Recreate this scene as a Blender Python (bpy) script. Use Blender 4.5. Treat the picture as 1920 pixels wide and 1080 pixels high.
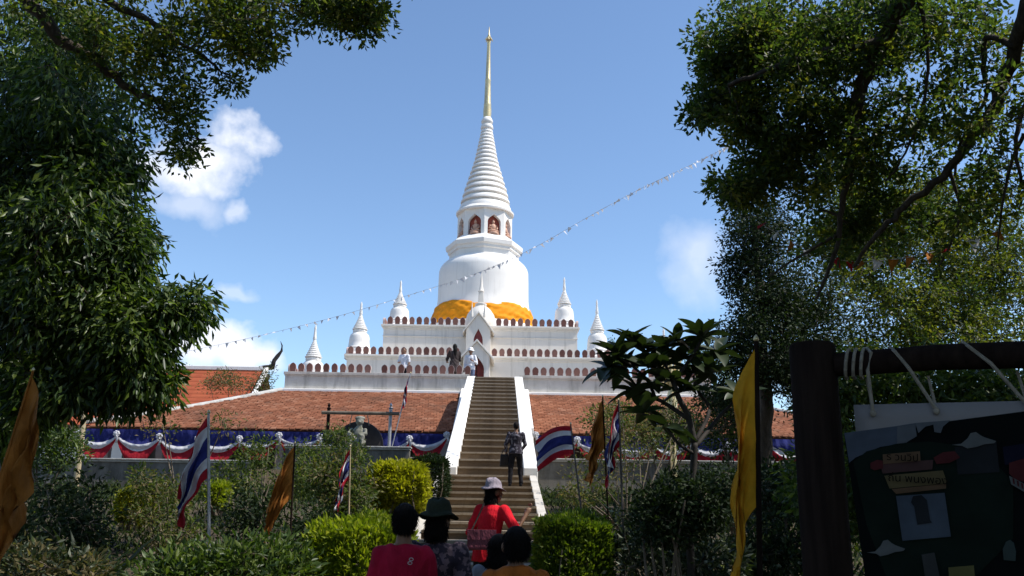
import bpy, bmesh, math, random
import numpy as np
from mathutils import Vector, Matrix, Quaternion
R = math.radians
random.seed(7); rng = np.random.default_rng(7)
scene = bpy.context.scene
for o in list(bpy.data.objects): bpy.data.objects.remove(o)

# ------------------------------------------------------------------ camera
FPX, PITCH, YAW, ROLL, EYE = 1663.0, R(14.2), R(.77), R(.8), 1.6
cam_d = bpy.data.cameras.new('camera'); cam = bpy.data.objects.new('camera', cam_d)
scene.collection.objects.link(cam); scene.camera = cam
cam_d.sensor_width = 36.0; cam_d.lens = 36.0*FPX/1920; cam_d.clip_end = 5000; cam_d.clip_start = .05
_f = Vector((math.sin(YAW)*math.cos(PITCH), math.cos(YAW)*math.cos(PITCH), math.sin(PITCH)))
_r = Vector((math.cos(YAW), -math.sin(YAW), 0)); _u = _r.cross(_f)
_r2 = _r*math.cos(ROLL)+_u*math.sin(ROLL); _u2 = -_r*math.sin(ROLL)+_u*math.cos(ROLL)
CP = Vector((0, 0, EYE))
m = Matrix((( _r2.x, _u2.x, -_f.x, 0), (_r2.y, _u2.y, -_f.y, 0), (_r2.z, _u2.z, -_f.z, EYE), (0, 0, 0, 1)))
cam.matrix_world = m
def at(px, py, Y):
    """point of the place seen at photo pixel (px,py), Y metres up the axis"""
    d = _f + _r2*((px-960)/FPX) + _u2*((540-py)/FPX)
    return CP + d*(Y/d.y)
def dirpx(px, py):
    return (_f + _r2*((px-960)/FPX) + _u2*((540-py)/FPX)).normalized()

# ------------------------------------------------------------------ sky, sun, exposure
SUN_AZ, SUN_EL = R(101), R(55)          # azimuth clockwise from +Y
world = bpy.data.worlds.new('World'); scene.world = world; world.use_nodes = True
wn, wl = world.node_tree.nodes, world.node_tree.links
for n in list(wn): wn.remove(n)
w_out = wn.new('ShaderNodeOutputWorld'); w_bg = wn.new('ShaderNodeBackground')
sky = wn.new('ShaderNodeTexSky'); sky.sky_type = 'NISHITA'; sky.sun_disc = False
sky.sun_elevation = SUN_EL; sky.sun_rotation = SUN_AZ; sky.altitude = 50
sky.air_density = 1.0; sky.dust_density = .15; sky.ozone_density = 3.0
w_bg.inputs['Strength'].default_value = .15
tc = wn.new('ShaderNodeTexCoord')
def wmath(op, a, b=None, c=None, clamp=False):
    n = wn.new('ShaderNodeMath'); n.operation = op; n.use_clamp = clamp
    for i, v in enumerate((a, b, c)):
        if v is None: continue
        if isinstance(v, (int, float)): n.inputs[i].default_value = v
        else: wl.new(v, n.inputs[i])
    return n.outputs[0]
ns = wn.new('ShaderNodeTexNoise'); ns.inputs['Scale'].default_value = 17; ns.inputs['Detail'].default_value = 9
ns.inputs['Roughness'].default_value = .58; wl.new(tc.outputs['Generated'], ns.inputs['Vector'])
ns2 = wn.new('ShaderNodeTexNoise'); ns2.inputs['Scale'].default_value = 5; ns2.inputs['Detail'].default_value = 3
wl.new(tc.outputs['Generated'], ns2.inputs['Vector'])
wc = wn.new('ShaderNodeTexNoise'); wc.inputs['Scale'].default_value = 9; wc.inputs['Detail'].default_value = 5; wl.new(tc.outputs['Generated'], wc.inputs['Vector'])
wsub = wn.new('ShaderNodeVectorMath'); wsub.operation = 'SUBTRACT'; wl.new(wc.outputs['Color'], wsub.inputs[0]); wsub.inputs[1].default_value = (.5, .5, .5)
wsc = wn.new('ShaderNodeVectorMath'); wsc.operation = 'SCALE'; wsc.inputs['Scale'].default_value = .13; wl.new(wsub.outputs[0], wsc.inputs[0])
wad = wn.new('ShaderNodeVectorMath'); wad.operation = 'ADD'; wl.new(tc.outputs['Generated'], wad.inputs[0]); wl.new(wsc.outputs[0], wad.inputs[1])
def cloud(d, sx, sz, edge, gain, top):
    """a cumulus round direction d: half-size sx (sideways) and sz (height) in radians"""
    az = math.atan2(d.x, d.y)
    sub = wn.new('ShaderNodeVectorMath'); sub.operation = 'SUBTRACT'
    wl.new(wad.outputs[0], sub.inputs[0]); sub.inputs[1].default_value = d
    mp = wn.new('ShaderNodeMapping'); mp.vector_type = 'POINT'
    mp.inputs['Rotation'].default_value = (0, 0, az); mp.inputs['Scale'].default_value = (1/sx, 1/max(sx, sz), 1/sz)
    wl.new(sub.outputs[0], mp.inputs['Vector'])
    ln = wn.new('ShaderNodeVectorMath'); ln.operation = 'LENGTH'; wl.new(mp.outputs[0], ln.inputs[0])
    e = wmath('MULTIPLY_ADD', ns.outputs['Fac'], edge, wmath('SUBTRACT', 1.0-edge*.5, ln.outputs['Value']))
    return wmath('MULTIPLY', wmath('MULTIPLY', e, gain, clamp=True), top, clamp=True)
fac = None
specs = [(436, 268, .036, .030, 1.7, 1.6, 1.0), (345, 325, .062, .030, 1.6, 1.4, 1.0), (395, 300, .048, .030, 1.5, 1.5, 1.0), (432, 402, .018, .012, 1.6, 1.5, .5),
         (400, 680, .062, .036, 1.0, 2.2, .93), (300, 640, .05, .04, 1.2, 2.0, .8), (1312, 505, .045, .05, 1.0, 1.1, .45),
         (420, 560, .02, .012, 1.2, 1.5, .35), (340, 392, .05, .022, 1.4, 1.3, .45)]
lst = [(dirpx(a, b), c, d_, e, g, t) for a, b, c, d_, e, g, t in specs]
for azd, eld, sx, sz in ((62, 14, .14, .06), (118, 22, .18, .07), (170, 12, .2, .06), (215, 26, .16, .07), (262, 15, .2, .07), (305, 20, .13, .06)):
    lst.append((Vector((math.sin(R(azd))*math.cos(R(eld)), math.cos(R(azd))*math.cos(R(eld)), math.sin(R(eld)))), sx, sz, 1.5, 2.5, .9))
for c in lst:
    v = cloud(*c); fac = v if fac is None else wmath('MAXIMUM', fac, v)
hz = wn.new('ShaderNodeMixRGB'); hz.blend_type = 'MULTIPLY'; hz.inputs['Fac'].default_value = 1.0
hz.inputs['Color2'].default_value = (.99, 1.03, 1.06, 1); wl.new(sky.outputs[0], hz.inputs['Color1'])
mixc = wn.new('ShaderNodeMixRGB'); wl.new(fac, mixc.inputs['Fac']); wl.new(hz.outputs[0], mixc.inputs['Color1'])
mixc.inputs['Color2'].default_value = (6.0, 6.15, 6.6, 1)
wl.new(mixc.outputs[0], w_bg.inputs['Color']); wl.new(w_bg.outputs[0], w_out.inputs['Surface'])

sun_d = bpy.data.lights.new('sun', 'SUN'); sun_d.energy = 4.6; sun_d.angle = R(.53); sun_d.color = (1, .955, .88)
sun = bpy.data.objects.new('sun', sun_d); scene.collection.objects.link(sun)
sdir = Vector((math.sin(SUN_AZ)*math.cos(SUN_EL), math.cos(SUN_AZ)*math.cos(SUN_EL), math.sin(SUN_EL)))
sun.rotation_euler = sdir.to_track_quat('Z', 'Y').to_euler(); sun.location = (30, 0, 40)
scene.view_settings.view_transform = 'Standard'; scene.view_settings.look = 'None'
scene.view_settings.gamma = 1; scene.view_settings.use_curve_mapping = False
scene.view_settings.exposure = 0.3
scene.cycles.max_bounces = 6; scene.cycles.transparent_max_bounces = 6; scene.cycles.diffuse_bounces = 4
scene.cycles.use_denoising = True

# ------------------------------------------------------------------ helpers
C = scene.collection
def wloc(o):
    v = Vector((0, 0, 0))
    while o is not None: v += o.location; o = o.parent
    return v
def tag(o, label=None, cat=None, group=None, kind=None):
    for k, v in (('label', label), ('category', cat), ('group', group), ('kind', kind)):
        if v: o[k] = v
    return o
def thing(name, label, cat, loc=(0, 0, 0), group=None):
    o = bpy.data.objects.new(name, None); C.objects.link(o); o.location = loc; o.empty_display_size = .2
    return tag(o, label, cat, group)
def piece(name, mesh, parent, loc, rot=(0, 0, 0), scale=(1, 1, 1)):
    o = bpy.data.objects.new(name, mesh); C.objects.link(o)
    o.parent = parent; o.location = Vector(loc)-(wloc(parent) if parent else Vector((0, 0, 0)))
    o.rotation_euler = rot; o.scale = scale
    return o
def np_mesh(name, V, F, mats, smooth=False, fm=None):
    """V (n,3); F (m,k) all faces with k corners"""
    V = np.asarray(V, np.float32); F = np.asarray(F, np.int32); me = bpy.data.meshes.new(name)
    k = F.shape[1]; me.vertices.add(len(V)); me.vertices.foreach_set('co', V.ravel())
    me.loops.add(F.size); me.loops.foreach_set('vertex_index', F.ravel())
    me.polygons.add(len(F)); me.polygons.foreach_set('loop_start', np.arange(0, F.size, k, dtype=np.int32))
    if fm is not None: me.polygons.foreach_set('material_index', np.asarray(fm, np.int32))
    if smooth: me.polygons.foreach_set('use_smooth', np.ones(len(F), bool))
    for m_ in (mats if isinstance(mats, (list, tuple)) else [mats]): me.materials.append(m_)
    me.update(calc_edges=True); me.validate(); return me
class MB:
    def __init__(s): s.v = []; s.f = []; s.m = []
    def add(s, vs, fs, mi=0):
        b = len(s.v); s.v += [tuple(x) for x in vs]; s.f += [tuple(i+b for i in f) for f in fs]; s.m += [mi]*len(fs); return s
    def box(s, lo, hi, mi=0, top=None):
        x0, y0, z0 = lo; x1, y1, z1 = hi
        vs = [(x0, y0, z0), (x1, y0, z0), (x1, y1, z0), (x0, y1, z0), (x0, y0, z1), (x1, y0, z1), (x1, y1, z1), (x0, y1, z1)]
        if top:   # inset of the top face
            t = top; vs[4:] = [(x0+t, y0+t, z1), (x1-t, y0+t, z1), (x1-t, y1-t, z1), (x0+t, y1-t, z1)]
        return s.add(vs, [(0, 3, 2, 1), (4, 5, 6, 7), (0, 1, 5, 4), (1, 2, 6, 5), (2, 3, 7, 6), (3, 0, 4, 7)], mi)
    def hexa(s, vs, mi=0):
        return s.add(vs, [(0, 3, 2, 1), (4, 5, 6, 7), (0, 1, 5, 4), (1, 2, 6, 5), (2, 3, 7, 6), (3, 0, 4, 7)], mi)
    def prism(s, out, y0, y1, mi=0, face_mi=None):
        """outline in XZ (counter-clockwise seen from -Y) from y0 (front) to y1"""
        n = len(out)
        vs = [(x, y0, z) for x, z in out]+[(x, y1, z) for x, z in out]
        s.add(vs, [tuple(range(n))], mi if face_mi is None else face_mi); b = len(s.v)-2*n
        s.f += [tuple(b+n+i for i in reversed(range(n)))]; s.m += [mi]
        for i in range(n):
            j = (i+1) % n; s.f.append((b+i, b+n+i, b+n+j, b+j)); s.m.append(mi)
        return s
    def lathe(s, prof, c=(0, 0, 0), n=32, a0=0.0, mi=0, cap=True):
        b = len(s.v); k = len(prof)
        for r, z in prof:
            for i in range(n):
                a = a0+2*math.pi*i/n; s.v.append((c[0]+r*math.cos(a), c[1]+r*math.sin(a), c[2]+z))
        for j in range(k-1):
            for i in range(n):
                i2 = (i+1) % n; s.f.append((b+j*n+i, b+j*n+i2, b+(j+1)*n+i2, b+(j+1)*n+i)); s.m.append(mi)
        if cap:
            s.f.append(tuple(b+i for i in reversed(range(n)))); s.m.append(mi)
            s.f.append(tuple(b+(k-1)*n+i for i in range(n))); s.m.append(mi)
        return s
    def tube(s, path, rad, n=6, mi=0, flat=1.0):
        path = [Vector(p) for p in path]
        if not isinstance(rad, (list, tuple)): rad = [rad]*len(path)
        b = len(s.v); up = Vector((.13, .31, .94))
        for i, p in enumerate(path):
            t = (path[min(i+1, len(path)-1)]-path[max(i-1, 0)])
            t = t.normalized() if t.length > 1e-9 else Vector((0, 0, 1))
            a = t.cross(up)
            if a.length < .05: a = t.cross(Vector((1, 0, 0)))
            a.normalize(); c = a.cross(t)
            for q in range(n):
                an = 2*math.pi*q/n; s.v.append(tuple(p+(a*math.cos(an)+c*math.sin(an)*flat)*rad[i]))
        for i in range(len(path)-1):
            for q in range(n):
                q2 = (q+1) % n; s.f.append((b+i*n+q, b+i*n+q2, b+(i+1)*n+q2, b+(i+1)*n+q)); s.m.append(mi)
        s.f.append(tuple(b+q for q in reversed(range(n)))); s.m.append(mi)
        e = b+(len(path)-1)*n; s.f.append(tuple(e+q for q in range(n))); s.m.append(mi)
        return s
    def grid(s, fn, nu, nv, mi=0, mfn=None):
        b = len(s.v)
        for j in range(nv+1):
            for i in range(nu+1): s.v.append(tuple(fn(i/nu, j/nv)))
        for j in range(nv):
            for i in range(nu):
                a = b+j*(nu+1)+i; s.f.append((a, a+1, a+nu+2, a+nu+1)); s.m.append(mfn((i+.5)/nu, (j+.5)/nv) if mfn else mi)
        return s
    def mesh(s, name, mats, smooth=False, off=(0, 0, 0)):
        me = bpy.data.meshes.new(name); o = Vector(off)
        me.from_pydata([(x-o.x, y-o.y, z-o.z) for x, y, z in s.v], [], s.f)
        for m_ in (mats if isinstance(mats, (list, tuple)) else [mats]): me.materials.append(m_)
        me.polygons.foreach_set('material_index', s.m)
        if smooth: me.polygons.foreach_set('use_smooth', [True]*len(s.f))
        me.update(); return me
    def build(s, name, mats, parent=None, smooth=False, bevel=0, auto=None):
        """vertices are in place coordinates"""
        me = s.mesh(name, mats, smooth or auto is not None, wloc(parent) if parent else (0, 0, 0))
        o = bpy.data.objects.new(name, me); C.objects.link(o); o.parent = parent
        if auto is not None:
            bm = bmesh.new(); bm.from_mesh(me)
            for e in bm.edges:
                if len(e.link_faces) == 2 and e.calc_face_angle(0) > R(auto): e.smooth = False
            bm.to_mesh(me); bm.free()
        if bevel:
            md = o.modifiers.new('edge', 'BEVEL'); md.width = bevel; md.segments = 2; md.limit_method = 'ANGLE'
        return o

def unit(a): return a/np.maximum(np.linalg.norm(a, axis=1, keepdims=True), 1e-9)
def leaf_mesh(name, P, D, Ln, Wd, mat, curl=.12, fold=.22, base=(0, 0, 0), slots=None):
    """one folded, slightly curled leaf (4 quads->2 quads) per row: P root, D direction"""
    n = len(P); D = unit(D); rnd = rng.normal(size=(n, 3)); S = unit(np.cross(D, rnd)); N = np.cross(S, D)
    N = np.where(N[:, 2:3] < 0, -N, N) if False else N
    Ln = np.broadcast_to(np.asarray(Ln, float).reshape(-1, 1), (n, 1)); Wd = np.broadcast_to(np.asarray(Wd, float).reshape(-1, 1), (n, 1))
    mid = P+D*Ln*.48-N*Ln*curl*.3
    v = np.stack([P, mid+S*Wd*.5+N*Wd*fold, P+D*Ln-N*Ln*curl, mid-S*Wd*.5+N*Wd*fold], 1).reshape(-1, 3)-np.asarray(base)
    i = np.arange(n)*4; F = np.stack([i, i+1, i+2, i, i+2, i+3], 1).reshape(-1, 3)
    return np_mesh(name, v, F, mat if isinstance(mat, (list, tuple)) else [mat], False, None if slots is None else np.repeat(slots, 2))

# ------------------------------------------------------------------ materials
def new_mat(name):
    m_ = bpy.data.materials.new(name); m_.use_nodes = True
    nt = m_.node_tree; b = nt.nodes['Principled BSDF']; return m_, nt, b
def coords(nt, space='Object'):
    return nt.nodes.new('ShaderNodeTexCoord').outputs[space]
def noise(nt, vec, scale, detail=4, rough=.55, stretch=None):
    if stretch:
        mp = nt.nodes.new('ShaderNodeMapping'); mp.inputs['Scale'].default_value = stretch; nt.links.new(vec, mp.inputs['Vector']); vec = mp.outputs[0]
    n = nt.nodes.new('ShaderNodeTexNoise'); n.inputs['Scale'].default_value = scale; n.inputs['Detail'].default_value = detail
    n.inputs['Roughness'].default_value = rough; nt.links.new(vec, n.inputs['Vector']); return n.outputs['Fac']
def ramp(nt, fac, stops):
    n = nt.nodes.new('ShaderNodeValToRGB'); nt.links.new(fac, n.inputs['Fac'])
    el = n.color_ramp.elements
    while len(el) < len(stops): el.new(.5)
    for e, (p, c) in zip(el, stops): e.position = p; e.color = (c[0], c[1], c[2], 1)
    return n.outputs['Color']
def mixcol(nt, fac, a, b, mode='MIX'):
    n = nt.nodes.new('ShaderNodeMixRGB'); n.blend_type = mode
    for k, v in (('Fac', fac), ('Color1', a), ('Color2', b)):
        if isinstance(v, (int, float)): n.inputs[k].default_value = v
        elif isinstance(v, (tuple, list)): n.inputs[k].default_value = (v[0], v[1], v[2], 1)
        else: nt.links.new(v, n.inputs[k])
    return n.outputs[0]
def bump(nt, b, h, strength=.3, dist=.02):
    n = nt.nodes.new('ShaderNodeBump'); n.inputs['Strength'].default_value = strength; n.inputs['Distance'].default_value = dist
    nt.links.new(h, n.inputs['Height']); nt.links.new(n.outputs[0], b.inputs['Normal'])
def surf(name, stops, scale=3, rough=.8, bs=.3, bd=.01, detail=6, stretch=None, metal=0, spec=.3, stain=None, stain_stretch=(1.2, 1.2, .18), stain_scale=2.2, stain_lo=.5, stain_hi=.72, fine=60):
    """mottled surface: noise colour ramp, optional shaped stain streaks, fine relief"""
    m_, nt, b = new_mat(name); v = coords(nt)
    col = ramp(nt, noise(nt, v, scale, detail, .6, stretch), stops)
    if stain:
        sf = ramp(nt, noise(nt, v, stain_scale, 6, .65, stain_stretch), [(stain_lo, (0, 0, 0)), (stain_hi, (1, 1, 1))])
        col = mixcol(nt, sf, col, stain)
    nt.links.new(col, b.inputs['Base Color']); b.inputs['Roughness'].default_value = rough
    b.inputs['Metallic'].default_value = metal; b.inputs['Specular IOR Level'].default_value = spec
    if bs: bump(nt, b, noise(nt, v, fine, 5, .6), bs, bd)
    return m_
def leafmat(name, stops, trans=.35, rough=.45, spec=.35, tcol=None):
    m_, nt, b = new_mat(name); g = nt.nodes.new('ShaderNodeNewGeometry')
    col = ramp(nt, g.outputs['Random Per Island'], stops)
    nt.links.new(col, b.inputs['Base Color']); b.inputs['Roughness'].default_value = rough; b.inputs['Specular IOR Level'].default_value = spec
    t = nt.nodes.new('ShaderNodeBsdfTranslucent')
    tc_ = mixcol(nt, 1.0, col, tcol or (1.35, 1.5, .55), 'MULTIPLY'); nt.links.new(tc_, t.inputs['Color'])
    mx = nt.nodes.new('ShaderNodeMixShader'); mx.inputs[0].default_value = trans
    nt.links.new(b.outputs[0], mx.inputs[1]); nt.links.new(t.outputs[0], mx.inputs[2])
    nt.links.new(mx.outputs[0], nt.nodes['Material Output'].inputs['Surface']); return m_
def cloth(name, col, var=.15, rough=.85, trans=0.0, pattern=None, folds=9, bs=.9):
    m_, nt, b = new_mat(name); v = coords(nt)
    lo = tuple(c*(1-var) for c in col); hi = tuple(min(1, c*(1+var)) for c in col)
    c_ = ramp(nt, noise(nt, v, 6, 4), [(.35, lo), (.65, hi)])
    if pattern:
        pf = ramp(nt, noise(nt, v, pattern[1], 3, .5), [(.52, (0, 0, 0)), (.56, (1, 1, 1))]); c_ = mixcol(nt, pf, c_, pattern[0])
    nt.links.new(c_, b.inputs['Base Color']); b.inputs['Roughness'].default_value = rough; b.inputs['Specular IOR Level'].default_value = .15
    bump(nt, b, noise(nt, v, folds, 4, .55, (1, 1, .45)), bs, .05)
    if trans:
        t = nt.nodes.new('ShaderNodeBsdfTranslucent'); nt.links.new(c_, t.inputs['Color'])
        mx = nt.nodes.new('ShaderNodeMixShader'); mx.inputs[0].default_value = trans
        nt.links.new(b.outputs[0], mx.inputs[1]); nt.links.new(t.outputs[0], mx.inputs[2])
        nt.links.new(mx.outputs[0], nt.nodes['Material Output'].inputs['Surface'])
    return m_
def random_piece_mat(name, stops, rough=.8, dirt=None, fine=40):
    """colour by object or mesh island, plus fine mottling"""
    m_, nt, b = new_mat(name); g = nt.nodes.new('ShaderNodeNewGeometry'); oi = nt.nodes.new('ShaderNodeObjectInfo')
    ad = nt.nodes.new('ShaderNodeMath'); ad.operation = 'ADD'; nt.links.new(g.outputs['Random Per Island'], ad.inputs[0]); nt.links.new(oi.outputs['Random'], ad.inputs[1])
    fr = nt.nodes.new('ShaderNodeMath'); fr.operation = 'FRACT'; nt.links.new(ad.outputs[0], fr.inputs[0])
    col = ramp(nt, fr.outputs[0], stops); v = coords(nt, 'Object')
    if dirt:
        sf = ramp(nt, noise(nt, v, dirt[1], 6, .7), [(.48, (0, 0, 0)), (.68, (1, 1, 1))]); col = mixcol(nt, sf, col, dirt[0])
    nt.links.new(col, b.inputs['Base Color']); b.inputs['Roughness'].default_value = rough; b.inputs['Specular IOR Level'].default_value = .2
    bump(nt, b, noise(nt, v, fine, 4), .35, .01); return m_

W = (.80, .79, .78)
M = {}
M['white'] = surf('white_limewash', [(.3, (.71, .655, .58)), (.7, (.785, .73, .655))], 1.2, .75, .15, .01, stain=(.47, .43, .37), stain_lo=.52, stain_hi=.82, stain_stretch=(2.4, 2.4, .16))
M['chedi'] = surf('white_pagoda_plaster', [(.3, (.80, .765, .715)), (.7, (.86, .825, .78))], 1.2, .7, .15, .01, stain=(.62, .58, .53), stain_lo=.56, stain_hi=.9, stain_stretch=(2.4, 2.4, .16))
M['bright'] = surf('fresh_white_paint', [(.3, (.80, .77, .72)), (.7, (.86, .83, .78))], 2, .7, .15, .008, stain=(.62, .60, .55), stain_lo=.6, stain_hi=.85)
M['dirty_shaded'] = surf('weathered_shaded_plaster', [(.3, (.50, .46, .40)), (.7, (.66, .615, .555))], 1.6, .9, .3, .02, stain=(.22, .20, .17), stain_lo=.5, stain_hi=.8)  # real weathering; on the stair side walls it stands in for shade
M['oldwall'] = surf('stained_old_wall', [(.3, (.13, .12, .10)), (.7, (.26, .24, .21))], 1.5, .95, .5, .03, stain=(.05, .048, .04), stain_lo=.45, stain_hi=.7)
M['ledge'] = surf('worn_ledge_concrete', [(.3, (.38, .36, .32)), (.7, (.58, .56, .52))], 3, .9, .4, .02, stain=(.16, .15, .13), stain_lo=.55, stain_hi=.75, stain_stretch=(1, 1, 1))
M['merlon_rim'] = surf('pinkish_limewash', [(.3, (.50, .36, .32)), (.7, (.62, .48, .44))], 4, .85, .3, .01)
M['merlon_face'] = random_piece_mat('brown_painted_merlon', [(0, (.13, .055, .045)), (.5, (.21, .095, .075)), (1, (.28, .145, .115))], .85, ((.09, .06, .055), 6))
M['step'] = random_piece_mat('brown_stone_step', [(0, (.15, .105, .066)), (.5, (.20, .142, .09)), (1, (.26, .19, .125))], .85, ((.12, .085, .055), 2.6), 25)
M['nosing'] = random_piece_mat('worn_lit_step_nosing', [(0, (.26, .205, .145)), (1, (.36, .295, .22))], .85, ((.20, .15, .10), 3), 25)  # paler nosing: wear, plus sunlit step edges put into the colour
M['tile'] = random_piece_mat('old_clay_roof_tile', [(0, (.22, .080, .042)), (.4, (.27, .102, .054)), (.8, (.31, .124, .066)), (.96, (.35, .16, .095)), (1, (.14, .065, .04))], .9, ((.17, .075, .045), .8), 30)
M['orange_roof'] = random_piece_mat('orange_glazed_tile', [(0, (.33, .075, .032)), (1, (.41, .105, .045))], .5, ((.36, .09, .04), 1.0))
M['red'] = surf('dark_red_paint', [(.3, (.17, .035, .035)), (.7, (.24, .055, .05))], 4, .6, .1)
M['niche'] = surf('red_brown_niche', [(.3, (.34, .07, .055)), (.7, (.50, .14, .10))], 14, .7, .2)
M['buddha'] = surf('painted_plaster_image', [(.3, (.45, .24, .17)), (.7, (.66, .42, .30))], 12, .6, .15)
M['gold'] = surf('gilded_metal', [(.3, (.62, .47, .22)), (.7, (.80, .68, .42))], 10, .38, .15, .005, metal=.55)
M['robe'] = cloth('saffron_cloth', (.90, .34, .015), .1, .7, .2, folds=2, bs=.25)
M['wood'] = surf('dark_timber', [(.3, (.012, .008, .007)), (.7, (.030, .020, .016))], 3, .95, .4, .01, stretch=(8, 8, .6), spec=.04)
M['bark'] = surf('tree_bark', [(.3, (.035, .028, .022)), (.7, (.10, .08, .062))], 6, .95, .7, .03, stretch=(3, 3, .7), fine=25)
M['darkbark'] = surf('dark_smooth_bark', [(.3, (.022, .018, .016)), (.7, (.05, .042, .036))], 6, .8, .4, .01)
M['twig'] = surf('grey_brown_twig', [(.3, (.09, .07, .05)), (.7, (.21, .17, .13))], 6, .9, .3)
M['bamboo'] = surf('dry_bamboo', [(.3, (.36, .28, .16)), (.7, (.50, .41, .26))], 5, .6, .2)
M['steel'] = surf('galvanised_pole', [(.3, (.32, .32, .33)), (.7, (.46, .46, .47))], 5, .45, .1, metal=.4)
M['darksteel'] = surf('painted_pole', [(.3, (.07, .06, .06)), (.7, (.13, .11, .10))], 5, .5, .1)
M['bronze'] = surf('blackened_bronze', [(.3, (.02, .018, .018)), (.7, (.045, .038, .036))], 3, .75, .15, metal=.1)
M['stone'] = surf('mossy_grey_stone', [(.3, (.20, .19, .15)), (.7, (.36, .35, .30))], 7, .95, .6, .03, stain=(.10, .11, .06), stain_lo=.5, stain_hi=.65, stain_stretch=(1, 1, 1), stain_scale=5)
M['rope'] = surf('hemp_rope', [(.3, (.22, .19, .15)), (.7, (.36, .32, .26))], 40, .95, .5, .004)
M['f_red'] = cloth('flag_red', (.40, .018, .030), .15, .8, .3)
M['f_white'] = cloth('flag_white', (.72, .71, .73), .08, .8, .3)
M['f_blue'] = cloth('flag_blue', (.030, .036, .17), .2, .8, .3)
M['f_yellow'] = cloth('flag_yellow', (.74, .37, .025), .15, .8, .32)
M['f_orange'] = cloth('flag_brownish_orange', (.38, .145, .028), .25, .8, .2)  # brownish tone puts the left flag's shade into the colour
M['skin'] = surf('skin', [(.3, (.20, .105, .065)), (.7, (.28, .15, .095))], 8, .55, .05)
M['hair'] = surf('black_hair', [(.3, (.005, .004, .004)), (.7, (.013, .010, .009))], 30, .75, .5, .01, stretch=(6, 6, .6), spec=.15)
M['c_crimson'] = cloth('crimson_shirt_cloth', (.40, .010, .040), .15)
M['c_scarlet'] = cloth('scarlet_shirt_cloth', (.62, .012, .025), .15)
M['c_black'] = cloth('black_trouser_cloth', (.012, .011, .014), .3)
M['c_navy'] = cloth('dark_trouser_cloth', (.022, .022, .034), .3)
M['c_jacket'] = cloth('dark_patterned_jacket_cloth', (.035, .030, .042), .3, pattern=((.16, .15, .18), 14))
M['c_floral'] = cloth('dark_floral_blouse_cloth', (.045, .036, .052), .3, pattern=((.17, .12, .14), 22))
M['c_white'] = cloth('white_shirt_cloth', (.74, .73, .76), .06)
M['c_grey'] = cloth('grey_shirt_cloth', (.36, .36, .40), .1)
M['c_orange'] = cloth('orange_shirt_cloth', (.50, .14, .025), .15)
M['c_brown'] = cloth('brown_dress_cloth', (.05, .038, .036), .3)
M['c_denim'] = cloth('denim_cloth', (.12, .15, .24), .2)
M['hat_green'] = cloth('dark_green_hat_cloth', (.028, .034, .022), .2)
M['hat_lilac'] = cloth('pale_lilac_hat_cloth', (.30, .26, .31), .12)
M['hat_white'] = cloth('white_hat_cloth', (.78, .77, .76), .05)
M['bag_pink'] = cloth('dusty_pink_bag_leather', (.16, .045, .065), .2, .5)
M['bag_dark'] = cloth('dark_bag_leather', (.03, .024, .022), .2, .5)
M['ground'] = surf('leaf_littered_soil', [(.3, (.045, .034, .022)), (.55, (.085, .064, .040)), (.75, (.06, .065, .025))], 1.4, .95, .6, .04, fine=18)
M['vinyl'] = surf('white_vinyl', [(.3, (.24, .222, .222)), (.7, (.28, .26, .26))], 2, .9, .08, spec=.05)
L = {}
L['mango'] = leafmat('mango_leaf', [(0, (.014, .028, .008)), (.5, (.028, .054, .012)), (.85, (.050, .088, .020)), (1, (.09, .13, .03))], .34, .42, .4)
L['mango2'] = leafmat('lit_mango_leaf', [(0, (.05, .085, .014)), (.5, (.085, .13, .02)), (1, (.16, .21, .035))], .48, .4, .45)  # brighter leaf colour stands in for sunlit foliage
L['rain'] = leafmat('rain_tree_leaflet', [(0, (.028, .050, .016)), (.5, (.052, .085, .024)), (.85, (.085, .12, .03)), (1, (.18, .18, .045))], .54, .5, .35)
L['rain_y'] = leafmat('yellowish_leaflet', [(0, (.06, .085, .015)), (.5, (.12, .14, .022)), (1, (.22, .20, .035))], .5, .5, .3)
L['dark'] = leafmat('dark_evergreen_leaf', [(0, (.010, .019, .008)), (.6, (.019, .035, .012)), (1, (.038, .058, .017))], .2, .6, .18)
L['lime'] = leafmat('lime_hedge_leaf', [(0, (.10, .14, .010)), (.5, (.20, .25, .014)), (1, (.36, .38, .025))], .45, .5, .3)
L['lime2'] = leafmat('green_hedge_leaf', [(0, (.05, .085, .010)), (.5, (.10, .15, .014)), (1, (.19, .23, .02))], .42, .5, .3)
L['gold'] = leafmat('golden_hedge_leaf', [(0, (.15, .16, .008)), (.5, (.29, .28, .012)), (1, (.44, .40, .022))], .45, .5, .3)
L['green'] = leafmat('green_shrub_leaf', [(0, (.028, .055, .012)), (.5, (.06, .10, .02)), (1, (.13, .17, .03))], .38, .45, .4)
L['dull'] = leafmat('dull_shrub_leaf', [(0, (.032, .052, .013)), (.5, (.070, .100, .022)), (.85, (.12, .15, .035)), (1, (.20, .18, .07))], .42, .55, .3)
L['under'] = leafmat('undergrowth_leaf', [(0, (.020, .034, .009)), (.6, (.046, .070, .015)), (1, (.10, .12, .028))], .38, .6, .2)
L['dry'] = leafmat('drying_leaf', [(0, (.07, .055, .025)), (.5, (.13, .115, .05)), (1, (.22, .17, .09))], .35, .6, .2)
L['varieg'] = leafmat('variegated_leaf', [(0, (.016, .026, .011)), (.8, (.036, .05, .02)), (1, (.30, .32, .25))], .3, .5, .3)
L['plum'] = leafmat('plumeria_leaf', [(0, (.018, .030, .012)), (1, (.035, .055, .018))], .18, .4, .5)

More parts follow.
